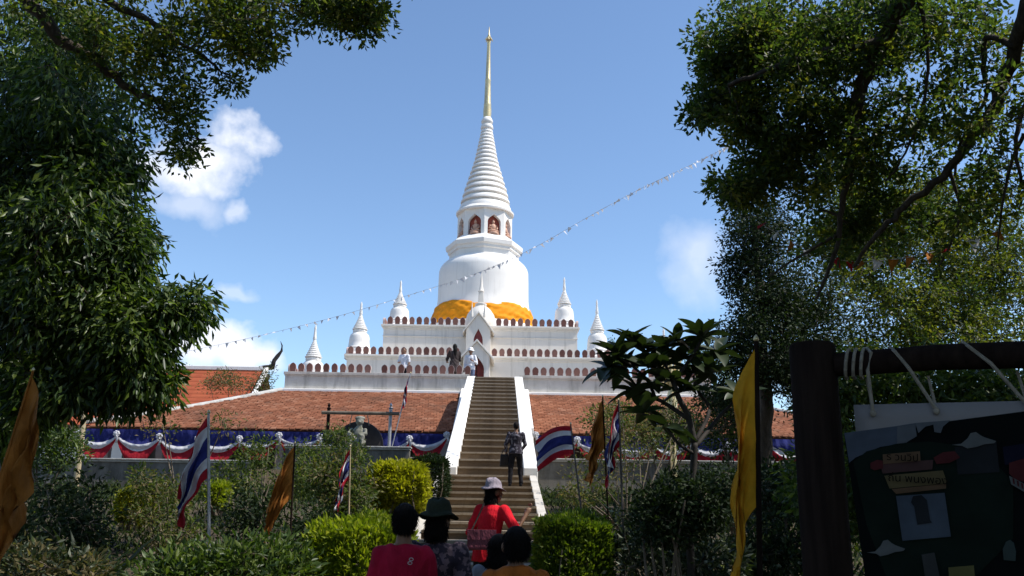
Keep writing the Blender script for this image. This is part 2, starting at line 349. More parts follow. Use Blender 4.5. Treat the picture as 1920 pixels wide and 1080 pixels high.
# ------------------------------------------------------------------ ground
K = 1.12
def gz(x, y):
    """height of the garden ground"""
    if y < 10.5: return 0.0
    t = min(1, (y-10.5)/(23-10.5)); z = 1.75*t
    if y > 30.4: z = 2.9
    elif y > 23: z = 1.75+.25*(y-23)/7.4
    return z
gm = MB()
xs = [-900, -200, -60, -30, -20, -14, -10, -7, -5, -3, -1, 1, 3, 5, 7, 10, 14, 20, 30, 60, 200, 900]
ys = [-600, -100, -30, -12, -4, 0, 4, 8, 10.5, 12, 14, 17, 20, 23, 26, 30.3, 30.45, 40, 60, 120, 400, 1500]
gm.add([(x, y, gz(x, y)+(random.uniform(-.04, .04) if abs(x) > 1.5 and 4 < y < 30 and abs(x) < 40 else 0)) for y in ys for x in xs],
       [(j*len(xs)+i, j*len(xs)+i+1, (j+1)*len(xs)+i+1, (j+1)*len(xs)+i) for j in range(len(ys)-1) for i in range(len(xs)-1)])
g_o = gm.build('ground', M['ground'], smooth=True); tag(g_o, 'brown leaf littered garden soil rising to the temple', None, None, 'structure')

# ------------------------------------------------------------------ stairs
SX = -.17; HW = .72*K
J_Y, J_Z = 19.7*K, at(920, 893, 19.7*K).z
T_Y, T_Z = 32.6*K, at(928, 712, 32.6*K).z
def stair_z(y):
    if y >= J_Y: return J_Z+(T_Z-J_Z)*(y-J_Y)/(T_Y-J_Y)
    return max(0, J_Z-(J_Y-y)*.195)
st = thing('staircase', 'long brown stone staircase climbing to the white pagoda', 'stairs', (SX, 10.5, 0))
def step_mesh(w, t, h):
    mb = MB()
    mb.box((-w, .03, -h+.004), (w, t+.12, -.045), 0)
    mb.box((-w-.004, -.012, -.045), (w+.004, t+.10, 0), 1)
    return mb.mesh('step', [M['step'], M['nosing']])
NU = 20; ru = (T_Z-J_Z)/NU; tu = (T_Y-J_Y)/NU
su = step_mesh(HW, tu, ru)
for i in range(NU):
    piece('step', su, st, (SX+random.uniform(-.004, .004), J_Y+i*tu, J_Z+(i+1)*ru+random.uniform(-.006, .006)), (0, 0, random.uniform(-.003, .003)))
NL = 17; rl = J_Z/NL; tl = .195**-1*rl
LW = HW+.205; LO = -.075
sl = step_mesh(LW, tl, rl)
for i in range(NL):
    piece('step', sl, st, (SX+LO+random.uniform(-.004, .004), J_Y-(NL-i)*tl, (i+1)*rl+random.uniform(-.006, .006)), (0, 0, random.uniform(-.004, .004)))
Y0 = J_Y-NL*tl
# solid mass below, white side walls
mb = MB(); mb.hexa([(SX-HW-.30, J_Y+.3, -.3), (SX+HW+.30, J_Y+.3, -.3), (SX+HW+.30, T_Y+3, -.3), (SX-HW-.30, T_Y+3, -.3),
                    (SX-HW-.30, J_Y+.3, J_Z-.1), (SX+HW+.30, J_Y+.3, J_Z-.1), (SX+HW+.30, T_Y+3, T_Z+.35), (SX-HW-.30, T_Y+3, T_Z+.35)])
mb.build('stair_mass', M['dirty_shaded'], st)
for s in (-1, 1):
    xa, xb = SX+s*HW, SX+s*(HW+.34)
    x0, x1 = min(xa, xb), max(xa, xb); mb = MB()
    mb.hexa([(x0, J_Y-.35, J_Z-.6), (x1, J_Y-.35, J_Z-.6), (x1, T_Y+.2, T_Z-.7), (x0, T_Y+.2, T_Z-.7),
             (x0, J_Y-.35, J_Z+.20), (x1, J_Y-.35, J_Z+.20), (x1, T_Y+.2, T_Z+.17), (x0, T_Y+.2, T_Z+.17)])
    mb.box((x0-.0, T_Y+.2, T_Z-.7), (x1+.0, T_Y+.75, T_Z+.17))
    mb.build('balustrade', M['bright'], st, bevel=.02)
for s in (-1, 1):   # low side walls of the wider lower flight
    xa, xb = SX+LO+s*LW, SX+LO+s*(LW+.17)
    x0, x1 = min(xa, xb), max(xa, xb); mb = MB()
    mb.hexa([(x0, Y0+.6, -.2), (x1, Y0+.6, -.2), (x1, J_Y-.4, J_Z-1.6), (x0, J_Y-.4, J_Z-1.6),
             (x0, Y0+.6, .20), (x1, Y0+.6, .20), (x1, J_Y-.4, J_Z+.02), (x0, J_Y-.4, J_Z+.02)])
    mb.build('side_wall', M['dirty_shaded'], st, bevel=.015)  # greyer plaster puts the shade of these walls into the colour

# ------------------------------------------------------------------ terraces with merlons
CX, CY = -.87*K, 44*K
def arch_out(pts): return pts
mer = [(-.118, 0), (.118, 0), (.108, .06), (.112, .11), (.128, .16), (.131, .24), (.118, .31), (.08, .365), (.035, .395), (0, .415),
       (-.035, .395), (-.08, .365), (-.118, .31), (-.131, .24), (-.128, .16), (-.112, .11), (-.108, .06)]
mm = MB(); mm.prism([(x*1.08, z) for x, z in mer], -.055, .055, 0)
mm.prism([(x*.97, .004+z*.955) for x, z in mer], -.062, .062, 1)
mer_me = mm.mesh('merlon', [M['merlon_rim'], M['merlon_face']])
def terrace(name, label, x0, x1, y0, y1, zb, zt, mat, gap=None, step=.368, cornice=.12, side=14, zmer=None):
    t = thing(name, label, 'terrace', ((x0+x1)/2, y0, zb))
    MB().box((x0, y0, zb), (x1, y1, zt-.16)).build('wall', mat, t)
    c = cornice
    mb = MB(); mb.box((x0-c, y0-c, zt-.10), (x1+c, y1+c, zt)); mb.box((x0-c*.55, y0-c*.55, zt-.17), (x1+c*.55, y1+c*.55, zt-.10))
    mb.box((x0-c*.25, y0-c*.25, zt-.24), (x1+c*.25, y1+c*.25, zt-.17))
    mb.build('cornice', mat, t, bevel=.012)
    n = int((x1-x0+2*c-.2)//step); a = (x0+x1)/2-(n-1)*step/2
    for i in range(n):
        x = a+i*step
        if gap and gap[0] < x < gap[1]: continue
        s = random.uniform(.96, 1.04)
        piece('merlon', mer_me, t, (x, y0-c+.10, zt), (0, 0, random.uniform(-.04, .04)), (s, 1, random.uniform(.95, 1.04)))
    for i in range(1, side):
        for x, q in ((x0-c+.1, 1), (x1+c-.1, -1)):
            piece('merlon', mer_me, t, (x, y0-c+.1+i*step, zt), (0, 0, q*math.pi/2))
    return t
T1Y, T2Y, T3Y = 35*K, 38.2*K, 39.55*K
z1 = at(930, 703, T1Y).z; z1b = at(930, 745, T1Y).z
z2 = at(900, 668, T2Y).z; z3 = at(900, 611, T3Y).z
FLOOR1 = T_Z
# lower terrace: two front walls either side of the stair head, and the paved platform
lt = thing('lower_terrace', 'lowest weathered grey terrace wall with brick brown merlons above the tiled roof', 'terrace', (0, T1Y, z1b))
HX = 8.45*K
MB().box((-HX+.05, T1Y+.3, z1b-1.2), (HX-.05, CY+9.3, FLOOR1)).build('platform', M['dirty_shaded'], lt)
for x0, x1 in ((-HX, SX-HW-.345), (SX+HW+.345, HX)):
    mb = MB(); mb.box((x0, T1Y, z1b-.3), (x1, T1Y+.28, z1-.12)); mb.build('parapet', M['dirty_shaded'], lt)
    mb = MB(); mb.box((x0-.06, T1Y-.07, z1-.12), (x1, T1Y+.35, z1)); mb.box((x0-.03, T1Y-.035, z1-.18), (x1, T1Y+.3, z1-.12))
    mb.box((x0-.05, T1Y-.05, z1b-.3), (x1, T1Y-.002, z1b+.28)); mb.build('coping', M['dirty_shaded'], lt, bevel=.01)
step = .370
for x0, x1 in ((-HX+.1, SX-HW-.42), (at(980, 700, T1Y).x+.2, HX-.1)):
    n = int((x1-x0)//step)+1
    for i in range(n):
        x = (x1-i*step) if x0 < 0 else (x0+i*step)
        if x0 < 0 and abs(x-at(706, 690, T1Y).x) < .19: continue
        piece('merlon', mer_me, lt, (x, T1Y+.10, z1), (0, 0, random.uniform(-.05, .05)), (random.uniform(.96, 1.05), 1, random.uniform(.95, 1.05)))
for i in range(1, 14):
    for x, q in ((-HX+.08, 1), (HX-.08, -1)):
        piece('merlon', mer_me, lt, (x, T1Y+.1+i*step, z1), (0, 0, q*math.pi/2))
for s in (-1, 1): MB().box((s*(HX-.14)-.14, T1Y+.36, z1b), (s*(HX-.14)+.14, T1Y+14, z1-.004)).build('side_parapet', M['dirty_shaded'], lt)
GX = -.95*K                                     # gate axis
mt_ = terrace('middle_terrace', 'middle white terrace with a row of brown merlons', CX-5.75*K, CX+5.75*K, T2Y, CY+5.75*K, FLOOR1-.01, z2, M['white'], (GX-.8, GX+.62))
tt_ = terrace('upper_terrace', 'uppermost white terrace with moulded cornice carrying the great pagoda', CX-4.40*K, CX+4.40*K, T3Y, CY+4.4*K, z2-.3, z3, M['white'], (GX-.75, GX+.75))
mb = MB(); zz = z3-.62; mb.box((CX-4.4*K-.03, T3Y-.035, zz), (CX+4.4*K+.03, T3Y-.002, zz+.05)); mb.box((CX-4.4*K-.07, T3Y-.07, z2-.28), (CX+4.4*K+.07, T3Y-.003, z2+.22))
mb.build('string_course', M['white'], tt_, bevel=.008)

# ------------------------------------------------------------------ gate with pointed doors, two gables and a small spire
def arch_panel(mb, cx, y0, y1, hw, zb, eave, apex, ow, oh, mi=0, n=9, pointed=True):
    """gabled wall (half width hw) with a pointed arch opening (half width ow, height oh)"""
    spring = oh*.62
    def ztop(x): return eave+(apex-eave)*(1-abs(x)/hw)
    pts = []
    for i in range(n+1):
        a = math.pi/2*i/n; x = -ow*math.cos(a)**1.25 if pointed else -ow*math.cos(a)
        pts.append((x, zb+spring+(oh-spring)*(math.sin(a)**(1.0) if not pointed else (i/n)**.85)))
    pts = pts+[(-x, z) for x, z in reversed(pts[:-1])]
    quads = [((-hw, zb), (-ow, zb), (-ow, pts[0][1]), (-hw, pts[0][1])), ((ow, zb), (hw, zb), (hw, pts[0][1]), (ow, pts[0][1])),
             ((-hw, pts[0][1]), (-ow, pts[0][1]), (-ow, ztop(-ow)), (-hw, eave)), ((ow, pts[0][1]), (hw, pts[0][1]), (hw, eave), (ow, ztop(ow)))]
    for (xa, za), (xb, zb2) in zip(pts[:-1], pts[1:]):
        if abs(xb-xa) > 1e-6: quads.append(((xa, za), (xb, zb2), (xb, ztop(xb)), (xa, ztop(xa))))
    for q in quads:
        vs = [(cx+x, y0, z) for x, z in q]+[(cx+x, y1, z) for x, z in q]
        mb.add(vs, [(0, 1, 2, 3), (7, 6, 5, 4), (0, 4, 5, 1), (1, 5, 6, 2), (2, 6, 7, 3), (3, 7, 4, 0)], mi)
gate = thing('gate_pavilion', 'small white gate pavilion with pointed doorways, gables and slim spire', 'gate', (GX, 36.8*K, FLOOR1))
gy = 36.8*K; ge = at(893, 668, gy).z; ga = at(893, 641, gy).z
mb = MB(); arch_panel(mb, GX, gy, gy+.2, .62, FLOOR1, ge, ga, .36, (ga-FLOOR1)*.74)
for s in (-1, 1): mb.box((GX+s*.52-.1, gy+.2, FLOOR1), (GX+s*.52+.1, T2Y+.2, ge-.02))
mb.build('porch_wall', M['white'], gate)
mb = MB()
for s in (-1, 1):
    dx, dz = .82, (ga-ge)*.82/.62
    mb.hexa([(GX, gy-.12, ga+.02), (GX+s*dx, gy-.12, ga+.02-dz), (GX+s*dx, T2Y+.4, ga+.02-dz), (GX, T2Y+.4, ga+.02),
             (GX, gy-.12, ga+.13), (GX+s*dx, gy-.12, ga+.13-dz), (GX+s*dx, T2Y+.4, ga+.13-dz), (GX, T2Y+.4, ga+.13)])
mb.build('porch_roof', M['white'], gate, bevel=.012)
mb = MB(); mb.box((GX-.44, gy+.45, FLOOR1), (GX-.02, gy+.5, FLOOR1+1.75)); mb.box((GX+.02, gy+.45, FLOOR1), (GX+.44, gy+.5, FLOOR1+1.75))
mb.build('red_door', M['red'], gate, bevel=.01)
uy = 38.75*K; ue = at(897, 617, uy).z; ua = at(897, 588, uy).z
MB().box((GX-.62, uy+.2, z2-.2), (GX+.62, T3Y+.6, ue-.01)).build('upper_block', M['white'], gate)
mb = MB(); arch_panel(mb, GX, uy, uy+.19, .60, z2-.25, ue, ua, .23, (ua-z2+.25)*.70); mb.build('upper_gable', M['white'], gate)
MB().box((GX-.38, uy+.12, z2-.2), (GX+.38, uy+.196, ua-.42)).build('upper_door', M['red'], gate)
mb = MB()
for s in (-1, 1):
    dx, dz = .78, (ua-ue)*.78/.60
    mb.hexa([(GX, uy-.10, ua+.02), (GX+s*dx, uy-.10, ua+.02-dz), (GX+s*dx, T3Y+.5, ua+.02-dz), (GX, T3Y+.5, ua+.02),
             (GX, uy-.10, ua+.12), (GX+s*dx, uy-.10, ua+.12-dz), (GX+s*dx, T3Y+.5, ua+.12-dz), (GX, T3Y+.5, ua+.12)])
mb.build('upper_roof', M['white'], gate, bevel=.012)
ty = T3Y+.75; tz = z3; h = at(903, 512, ty).z-tz
dome = [(.78, 0), (.80, .05*h), (.78, .14*h), (.70, .24*h), (.52, .33*h), (.34, .38*h), (.27, .40*h), (.30, .415*h), (.30, .44*h), (.23, .45*h)]
MB().lathe(dome, (GX+.06, ty, tz), 24).build('curved_roof', M['white'], gate, auto=40)
MB().box((GX+.06-.16, ty-.16, tz+.44*h), (GX+.06+.16, ty+.16, tz+.66*h), 0, .04).build('tower', M['white'], gate, bevel=.015)
MB().lathe([(.15, .655*h), (.17, .67*h), (.12, .69*h), (.10, .74*h), (.085, .75*h), (.06, .85*h), (.035, .93*h), (.012, h)], (GX+.06, ty, tz), 12).build('spire', M['white'], gate, auto=40)
for s in (-1, 1):
    MB().lathe([(.07, 0), (.075, .2), (.05, .25), (.055, .30), (.03, .5), (.008, .78)], (GX+s*.32-.02, uy-.02, ua-.18), 8).build('finial', M['white'], gate, auto=40)

# ------------------------------------------------------------------ great pagoda
ch = thing('great_pagoda', 'tall white bell shaped pagoda with ringed cone and gilded spire', 'pagoda', (CX, CY, z3))
PM = .0275*K
def zf(py, r):      # height on the near face (radius r) seen at photo row py
    px = 905+14*(600-py)/545
    return at(px, py, CY-r).z
def prof(rows): return [(hw*PM, zf(py, hw*PM)) for py, hw in rows]
zb = z3
MB().lathe([(2.95*K, zb), (2.95*K, zb+.35), (2.78*K, zb+.4), (2.78*K, zb+.75), (2.62*K, zb+.85), (2.5*K, zb+1.2)], (CX, CY, 0), 64).build('base', M['chedi'], ch, auto=30)
rows = [(600, 91), (566, 88), (558, 85), (545, 83.8), (510, 83.5), (491, 83), (485, 81), (480, 77), (476, 71), (473.5, 64), (472.5, 60)]
p = prof(rows); p.append((p[-1][0]-.35, p[-1][1]+.06)); MB().lathe(p, (CX, CY, 0), 96, cap=False).build('bell', M['chedi'], ch, auto=50)
A0 = -math.pi/2
def octo(rows): return [(hw*PM/math.cos(math.pi/8)*.97, zf(py, hw*PM)) for py, hw in rows]
hp = octo([(478, 61), (463, 62.5), (461, 65), (456, 65.5), (453, 68.5), (445, 69.5), (443, 66.5), (439, 57), (437.5, 53)])
hp[0] = (hp[0][0], p[-2][1]-.2); hp.append((1.2, hp[-1][1]+.02)); MB().lathe(hp, (CX, CY, 0), 8, A0).build('octagonal_throne', M['chedi'], ch, bevel=.02)
DR = 51.5*PM; dz0, dz1 = hp[-1][1]-.03, zf(388.5, DR)
apo = DR*math.cos(math.pi/8)
MB().lathe([(DR-.36, dz0), (DR-.36, dz1)], (CX, CY, 0), 8, A0).build('drum_core', M['niche'], ch)
fw = DR*math.sin(math.pi/8)*1.0
pan = MB(); arch_panel(pan, 0, -.24, 0, fw, 0, dz1-dz0, dz1-dz0+.001, fw*.66, (dz1-dz0)*.80)
pan_me = pan.mesh('niche_wall', M['chedi'])
# seated image
def ellip(mb, c, r, n=10, k=7):
    mb.lathe([(math.sin(math.pi*(i+.02)/(k+.04))*1.0, -math.cos(math.pi*(i+.02)/(k+.04))) for i in range(k+1)], (0, 0, 0), n)
    nn = n*(k+1)
    for q in range(len(mb.v)-nn, len(mb.v)):
        x, y, z = mb.v[q]; mb.v[q] = (c[0]+x*r[0], c[1]+y*r[1], c[2]+z*r[2])
bd = MB(); bd.lathe([(.30, 0), (.26, .06), (.28, .10), (.22, .14)], (0, 0, 0), 12)
ellip(bd, (0, -.02, .20), (.30, .15, .075)); ellip(bd, (0, .02, .40), (.155, .10, .20)); ellip(bd, (0, .01, .66), (.075, .08, .095)); ellip(bd, (0, .02, .76), (.03, .03, .05))
for s in (-1, 1):
    bd.tube([(s*.15, .02, .50), (s*.22, 0, .36), (s*.12, -.12, .25)], [.05, .045, .035], 8)
bd_me = bd.mesh('seated_image', M['buddha'], True)
for k in range(8):
    a = A0+math.pi/8+k*math.pi/4
    c = Vector((CX+math.cos(a)*(apo-.24), CY+math.sin(a)*(apo-.24), dz0)); rz = a+math.pi/2
    w_ = piece('niche_wall', pan_me, ch, c, (0, 0, rz))
    sc_ = (dz1-dz0)*.58/.80
    piece('seated_image', bd_me, ch, (CX+math.cos(a)*(apo-.13), CY+math.sin(a)*(apo-.13), dz0+.05), (0, 0, rz), (sc_, sc_, sc_))
# ringed cone
MB().lathe([(DR*.9, dz1-.02), (54.5*PM, dz1+.0), (55*PM, dz1+.10), (53*PM, dz1+.16), (49.5*PM, dz1+.30), (48*PM, dz1+.34), (30*PM, dz1+.42)], (CX, CY, 0), 64).build('canopy_ring', M['chedi'], ch, auto=35)
ctl = [(420, 52.5), (405, 50.5), (394, 48.5), (384, 46.5), (370, 43), (359, 40), (345, 35.5), (330, 31), (315, 26.3), (300, 22), (285, 19), (270, 16), (258, 13.6), (248, 11.6), (240, 10.2)]
NR = 17
def hwat(py):
    for (a, x), (b, y) in zip(ctl[:-1], ctl[1:]):
        if b <= py <= a: return x+(y-x)*(a-py)/(a-b)
    return ctl[-1][1]
def ring_r(py):
    r = hwat(py)*PM
    for _ in range(4): r = hwat(py+9*r)*PM
    return r
zA, zB = dz1+.26, zf(240, 10*PM); prev = zA
ts = [0]; 
for i in range(NR): ts.append(ts[-1]+1.0*(.955**i))
ts = [t/ts[-1] for t in ts]
for i in range(NR):
    za, zc = zA+(zB-zA)*ts[i], zA+(zB-zA)*ts[i+1]
    r = ring_r(382+(240-382)*ts[i]); hh = zc-za; r2_ = ring_r(382+(240-382)*ts[i+1])
    MB().lathe([(r*.85, za), (r*.98, za+.02*hh), (r*1.015, za+.14*hh), (r*1.0, za+.40*hh), (r2_*1.0, za+.74*hh), (r2_*.91, za+.80*hh), (r2_*.89, zc+.06*hh)], (CX, CY, 0), 48).build('cone_ring', M['chedi'], ch, auto=50)
MB().lathe(prof([(242, 8), (240, 10.5), (236, 12.5), (232, 11.5), (229, 9), (227, 11), (223, 11.5), (220, 9.5), (217, 7)]), (CX, CY, 0), 24).build('lotus_bud', M['chedi'], ch, True)
g = prof([(218, 7.6), (205, 8), (196, 7.0), (194, 7.5), (192, 6.6), (160, 5.7), (150, 5.4), (148, 6), (146, 5.0), (110, 4.0), (80, 3.2), (77, 4.2), (75, 2.6)])
MB().lathe(g, (CX, CY, 0), 20).build('gilded_spire', M['gold'], ch, auto=40)
ft = g[-1][1]; ftop = zf(50, .05)
mb = MB(); mb.lathe([(.10, ft), (.17, ft+.05), (.13, ft+.12), (.08, ft+.20), (.10, ft+.3), (.05, ft+.42), (.02, ftop)], (CX, CY, 0), 12)
for k in range(6):
    a = k*math.pi/3+.3; mb.tube([(CX, CY, ft+.28), (CX+.16*math.cos(a), CY+.16*math.sin(a), ft+.12), (CX+.26*math.cos(a), CY+.26*math.sin(a), ft-.02)], [.06, .045, .012], 6)
mb.build('jewel_finial', M['gold'], ch, auto=40)

# saffron cloth round the bell's foot
def rb(u, v):
    a = 2*math.pi*u; top = zf(560, 2.5*K)-.08+.09*math.sin(a*2+1.2)+.05*math.sin(a*5)-.08*math.sin(a*1+.4)
    bot = z3+.55; z = bot+(top-bot)*v
    d = a+math.pi/2
    fold = .030*math.sin(15*a+17*v+2*math.sin(3*a))+.022*math.sin(28*a-24*v+math.sin(7*a))+.022*math.sin(6*a+27*v)
    r = (2.60-.20*v**2)*K+.07*math.sin(math.pi*v)+fold*(1.1-.5*v)
    return (CX+r*math.cos(a), CY+r*math.sin(a), z)
ro = MB().grid(rb, 300, 18).build('saffron_robe', M['robe'], None, True)
tag(ro, 'saffron orange cloth wrapped around the foot of the great pagoda', 'cloth')
md = ro.modifiers.new('thick', 'SOLIDIFY'); md.thickness = .03

# ------------------------------------------------------------------ six corner pagodas
def small_pagoda(x, y, zb, ztop, r, label):
    t = thing('corner_pagoda', label, 'pagoda', (x, y, zb), 'white corner pagodas on the terraces'); h = ztop-zb
    MB().lathe([(r*1.25, 0), (r*1.25, .08*h), (r*1.12, .10*h), (r*1.12, .15*h), (r*1.0, .17*h)], (x, y, zb), 8, A0+math.pi/8).build('plinth', M['chedi'], t)
    MB().lathe([(r*1.0, .165*h), (r*1.04, .19*h), (r*.93, .22*h), (r*.90, .30*h), (r*.86, .38*h), (r*.78, .42*h), (r*.62, .45*h), (r*.45, .46*h)], (x, y, zb), 32).build('bell', M['chedi'], t, auto=45)
    MB().lathe([(r*.55, .455*h), (r*.62, .47*h), (r*.62, .50*h), (r*.48, .515*h)], (x, y, zb), 8, A0).build('throne', M['chedi'], t)
    pr = []
    for i in range(9):
        a, b = i/9, (i+1)/9; ra = r*(.56*(1-a)**1.2+.10); rb_ = r*(.56*(1-b)**1.2+.10); za = (.51+.27*a)*h; zc = (.51+.27*b)*h
        pr += [(ra, za), (ra*1.02, za+(zc-za)*.4), (rb_*.94, za+(zc-za)*.8)]
    MB().lathe(pr, (x, y, zb), 20).build('ringed_cone', M['chedi'], t, auto=40)
    MB().lathe([(r*.12, .775*h), (r*.15, .79*h), (r*.12, .83*h), (r*.08, .93*h), (r*.10, .945*h), (r*.03, h)], (x, y, zb), 12).build('spire', M['chedi'], t, auto=40)
for px, py, Y, zb, r, lab in ((592, 609, 37.2*K, FLOOR1, .60, 'lowest corner pagoda at the left end of the grey terrace'),
                              (1244, 615, 37.2*K, FLOOR1, .60, 'lowest corner pagoda at the right, mostly behind the frangipani leaves'),
                              (678, 566, 39.6*K, z2, .58, 'white corner pagoda on the left end of the middle terrace'),
                              (1119, 562, 39.6*K, z2, .56, 'white corner pagoda on the right end of the middle terrace'),
                              (752, 526, 41.0*K, z3, .56, 'topmost corner pagoda left of the saffron cloth'),
                              (1058, 520, 41.0*K, z3, .56, 'topmost corner pagoda right of the saffron cloth')):
    q = at(px, py, Y); small_pagoda(q.x, Y, zb, q.z, r, lab)

# ------------------------------------------------------------------ tiled gallery roof in front
EY, RY = 29.5*K, 34.8*K
RZ = at(900, 738, RY).z; EZ = at(760, 807, EY).z
RXL, RXR = -8.5*K, 8.55*K; EXL = at(158, 800, EY).x; EXR = -EXL+.1
gl = thing('cloister_gallery', 'long low gallery with weathered orange clay tile roof below the terraces', 'building', (0, EY, 2.9))
def rp(x, v, lift=0): return (x, RY+(EY-RY)*v, RZ+(EZ-RZ)*v+lift)
LI, RI = SX-HW-.62, SX+HW+.62        # edges of the stair cut
under = MB()
for xa, xb, xc, xd in ((RXL, LI, LI, EXL), (RI, RXR, EXR, RI)):
    under.add([rp(xa, 0, -.06), rp(xb, 0, -.06), rp(xc, 1, -.06), rp(xd, 1, -.06)], [(0, 3, 2, 1)])
    under.add([rp(xa, 0, -.16), rp(xb, 0, -.16), rp(xc, .99, -.16), rp(xd, .99, -.16)], [(0, 1, 2, 3)])
    under.add([rp(xd, 1, -.06), rp(xc, 1, -.06), rp(xc, .99, -.16), rp(xd, .99, -.16)], [(0, 3, 2, 1)])
for s, rx, ex in ((-1, RXL, EXL), (1, RXR, EXR)):
    under.add([(rx, RY, RZ-.06), (ex, EY, EZ-.06), (ex, EY+26, EZ-.06), (rx, RY+21, RZ-.06)], [(0, 1, 2, 3) if s < 0 else (0, 3, 2, 1)])
under.build('roof_deck', M['tile'], gl)
NRW = 26; tv, tf = [], []
for j in range(NRW):
    v0, v1 = j/NRW, (j+1.25)/NRW; tw = .235
    for xl0, xl1, xr0, xr1 in ((RXL, EXL, LI, LI), (RI, RI, RXR, EXR)):
        vm = (j+.5)/NRW; a = xl0+(xl1-xl0)*vm; b = xr0+(xr1-xr0)*vm
        n = int((b-a)/tw)
        for i in range(n):
            x = a+(i+.5*(j % 2)*.9)*tw
            if x+tw > b: continue
            l0, l1 = random.uniform(0, .012), random.uniform(.03, .058); k_ = len(tv); e = random.uniform(.004, .016); sh = random.uniform(-.006, .006)
            vb = min(1.02, v1+random.uniform(-.12, .12)/NRW)
            tv += [rp(x+e, v0, l0), rp(x+tw-e, v0, l0), rp(x+tw-e+sh, vb, l1+random.uniform(-.012, .012)), rp(x+e+sh, vb, l1), rp(x+tw-e+sh, vb, l1-.05), rp(x+e+sh, vb, l1-.05)]
            tf += [(k_, k_+3, k_+2, k_+1), (k_+3, k_+5, k_+4, k_+2)]
wl_ = wloc(gl); tv = np.array(tv)-np.array(wl_)
o = bpy.data.objects.new('roof_tiles', np_mesh('roof_tiles', tv, tf, M['tile'])); C.objects.link(o); o.parent = gl; o['kind'] = 'stuff'
# white ridge, hips, rakes
for xa, xb in ((RXL-.1, LI-.02), (RI+.02, RXR+.1)):
    MB().box((xa, RY-.10, RZ-.05), (xb, RY+.16, RZ+.09)).build('ridge_cap', M['bright'], gl, bevel=.03)
for s, rx, ex in ((-1, RXL, EXL), (1, RXR, EXR)):
    q0, q1 = Vector((rx, RY, RZ+.02)), Vector((ex, EY, EZ+.02)); pts = []
    for i in range(9):
        t = i/8; pts.append(q0.lerp(q1, t)+Vector((0, 0, .10*(t**4)*1.2-.05*math.sin(math.pi*t))))
    MB().tube(pts, [.12]*8+[.10], 8).build('hip_ridge', M['ledge'], gl, auto=50)
for x0, x1 in ((LI-.05, LI+.22), (RI-.22, RI+.05)):
    mb = MB(); mb.hexa([(x0, EY-.25, EZ-.55), (x1, EY-.25, EZ-.55), (x1, RY+.1, RZ-.5), (x0, RY+.1, RZ-.5),
                        (x0, EY-.25, EZ+.14), (x1, EY-.25, EZ+.14), (x1, RY+.1, RZ+.24), (x0, RY+.1, RZ+.24)])
    mb.build('rake_wall', M['bright'], gl, bevel=.02)
    MB().box((x0, EY-.25, 2.3), (x1, EY+.25, EZ-.56)).build('pier', M['white'], gl, bevel=.02)
for xa, xb in ((EXL+.5, LI+.1), (RI-.1, EXR-.5)):
    MB().box((xa, EY+2.4, 2.0), (xb, EY+2.6, EZ+.7)).build('back_wall', M['oldwall'], gl)
    MB().box((xa-.3, EY+.02, EZ-.16), (xb, EY+.14, EZ-.09)).build('eave_beam', M['wood'], gl)
    n = 7
    for i in range(n):
        x = xa+(xb-xa)*i/(n-1); x = min(max(x, xa+.2), xb-.5)
        MB().box((x-.14, EY+.35, 2.0), (x+.14, EY+.63, EZ-.05)).build('column', M['dirty_shaded'], gl, bevel=.015)

# ------------------------------------------------------------------ garden walls below the gallery
WY = 27*K
def wall(name, label, xa, xb, y, zb, zt, th=.3):
    t = thing(name, label, 'wall', ((xa+xb)/2, y, zb))
    MB().box((xa, y, zb), (xb, y+th, zt-.11)).build('wall_face', M['oldwall'], t)
    mb = MB(); mb.box((xa-.05, y-.09, zt-.045), (xb+.05, y+th+.06, zt)); mb.box((xa-.02, y-.045, zt-.11), (xb+.02, y+th+.03, zt-.047)); mb.build('ledge', M['ledge'], t, bevel=.012)
    return t
wa = at(250, 860, WY); wb = at(650, 836, 26.4*K)
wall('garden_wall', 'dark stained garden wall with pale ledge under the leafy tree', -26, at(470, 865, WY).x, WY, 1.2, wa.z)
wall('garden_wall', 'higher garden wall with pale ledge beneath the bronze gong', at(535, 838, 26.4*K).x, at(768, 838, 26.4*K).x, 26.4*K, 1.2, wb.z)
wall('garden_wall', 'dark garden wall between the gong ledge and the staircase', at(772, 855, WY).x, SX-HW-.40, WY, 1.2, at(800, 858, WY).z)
wall('garden_wall', 'dark garden wall right of the staircase behind the flags', SX+HW+.40, 26, WY, 1.2, at(1200, 862, WY).z)

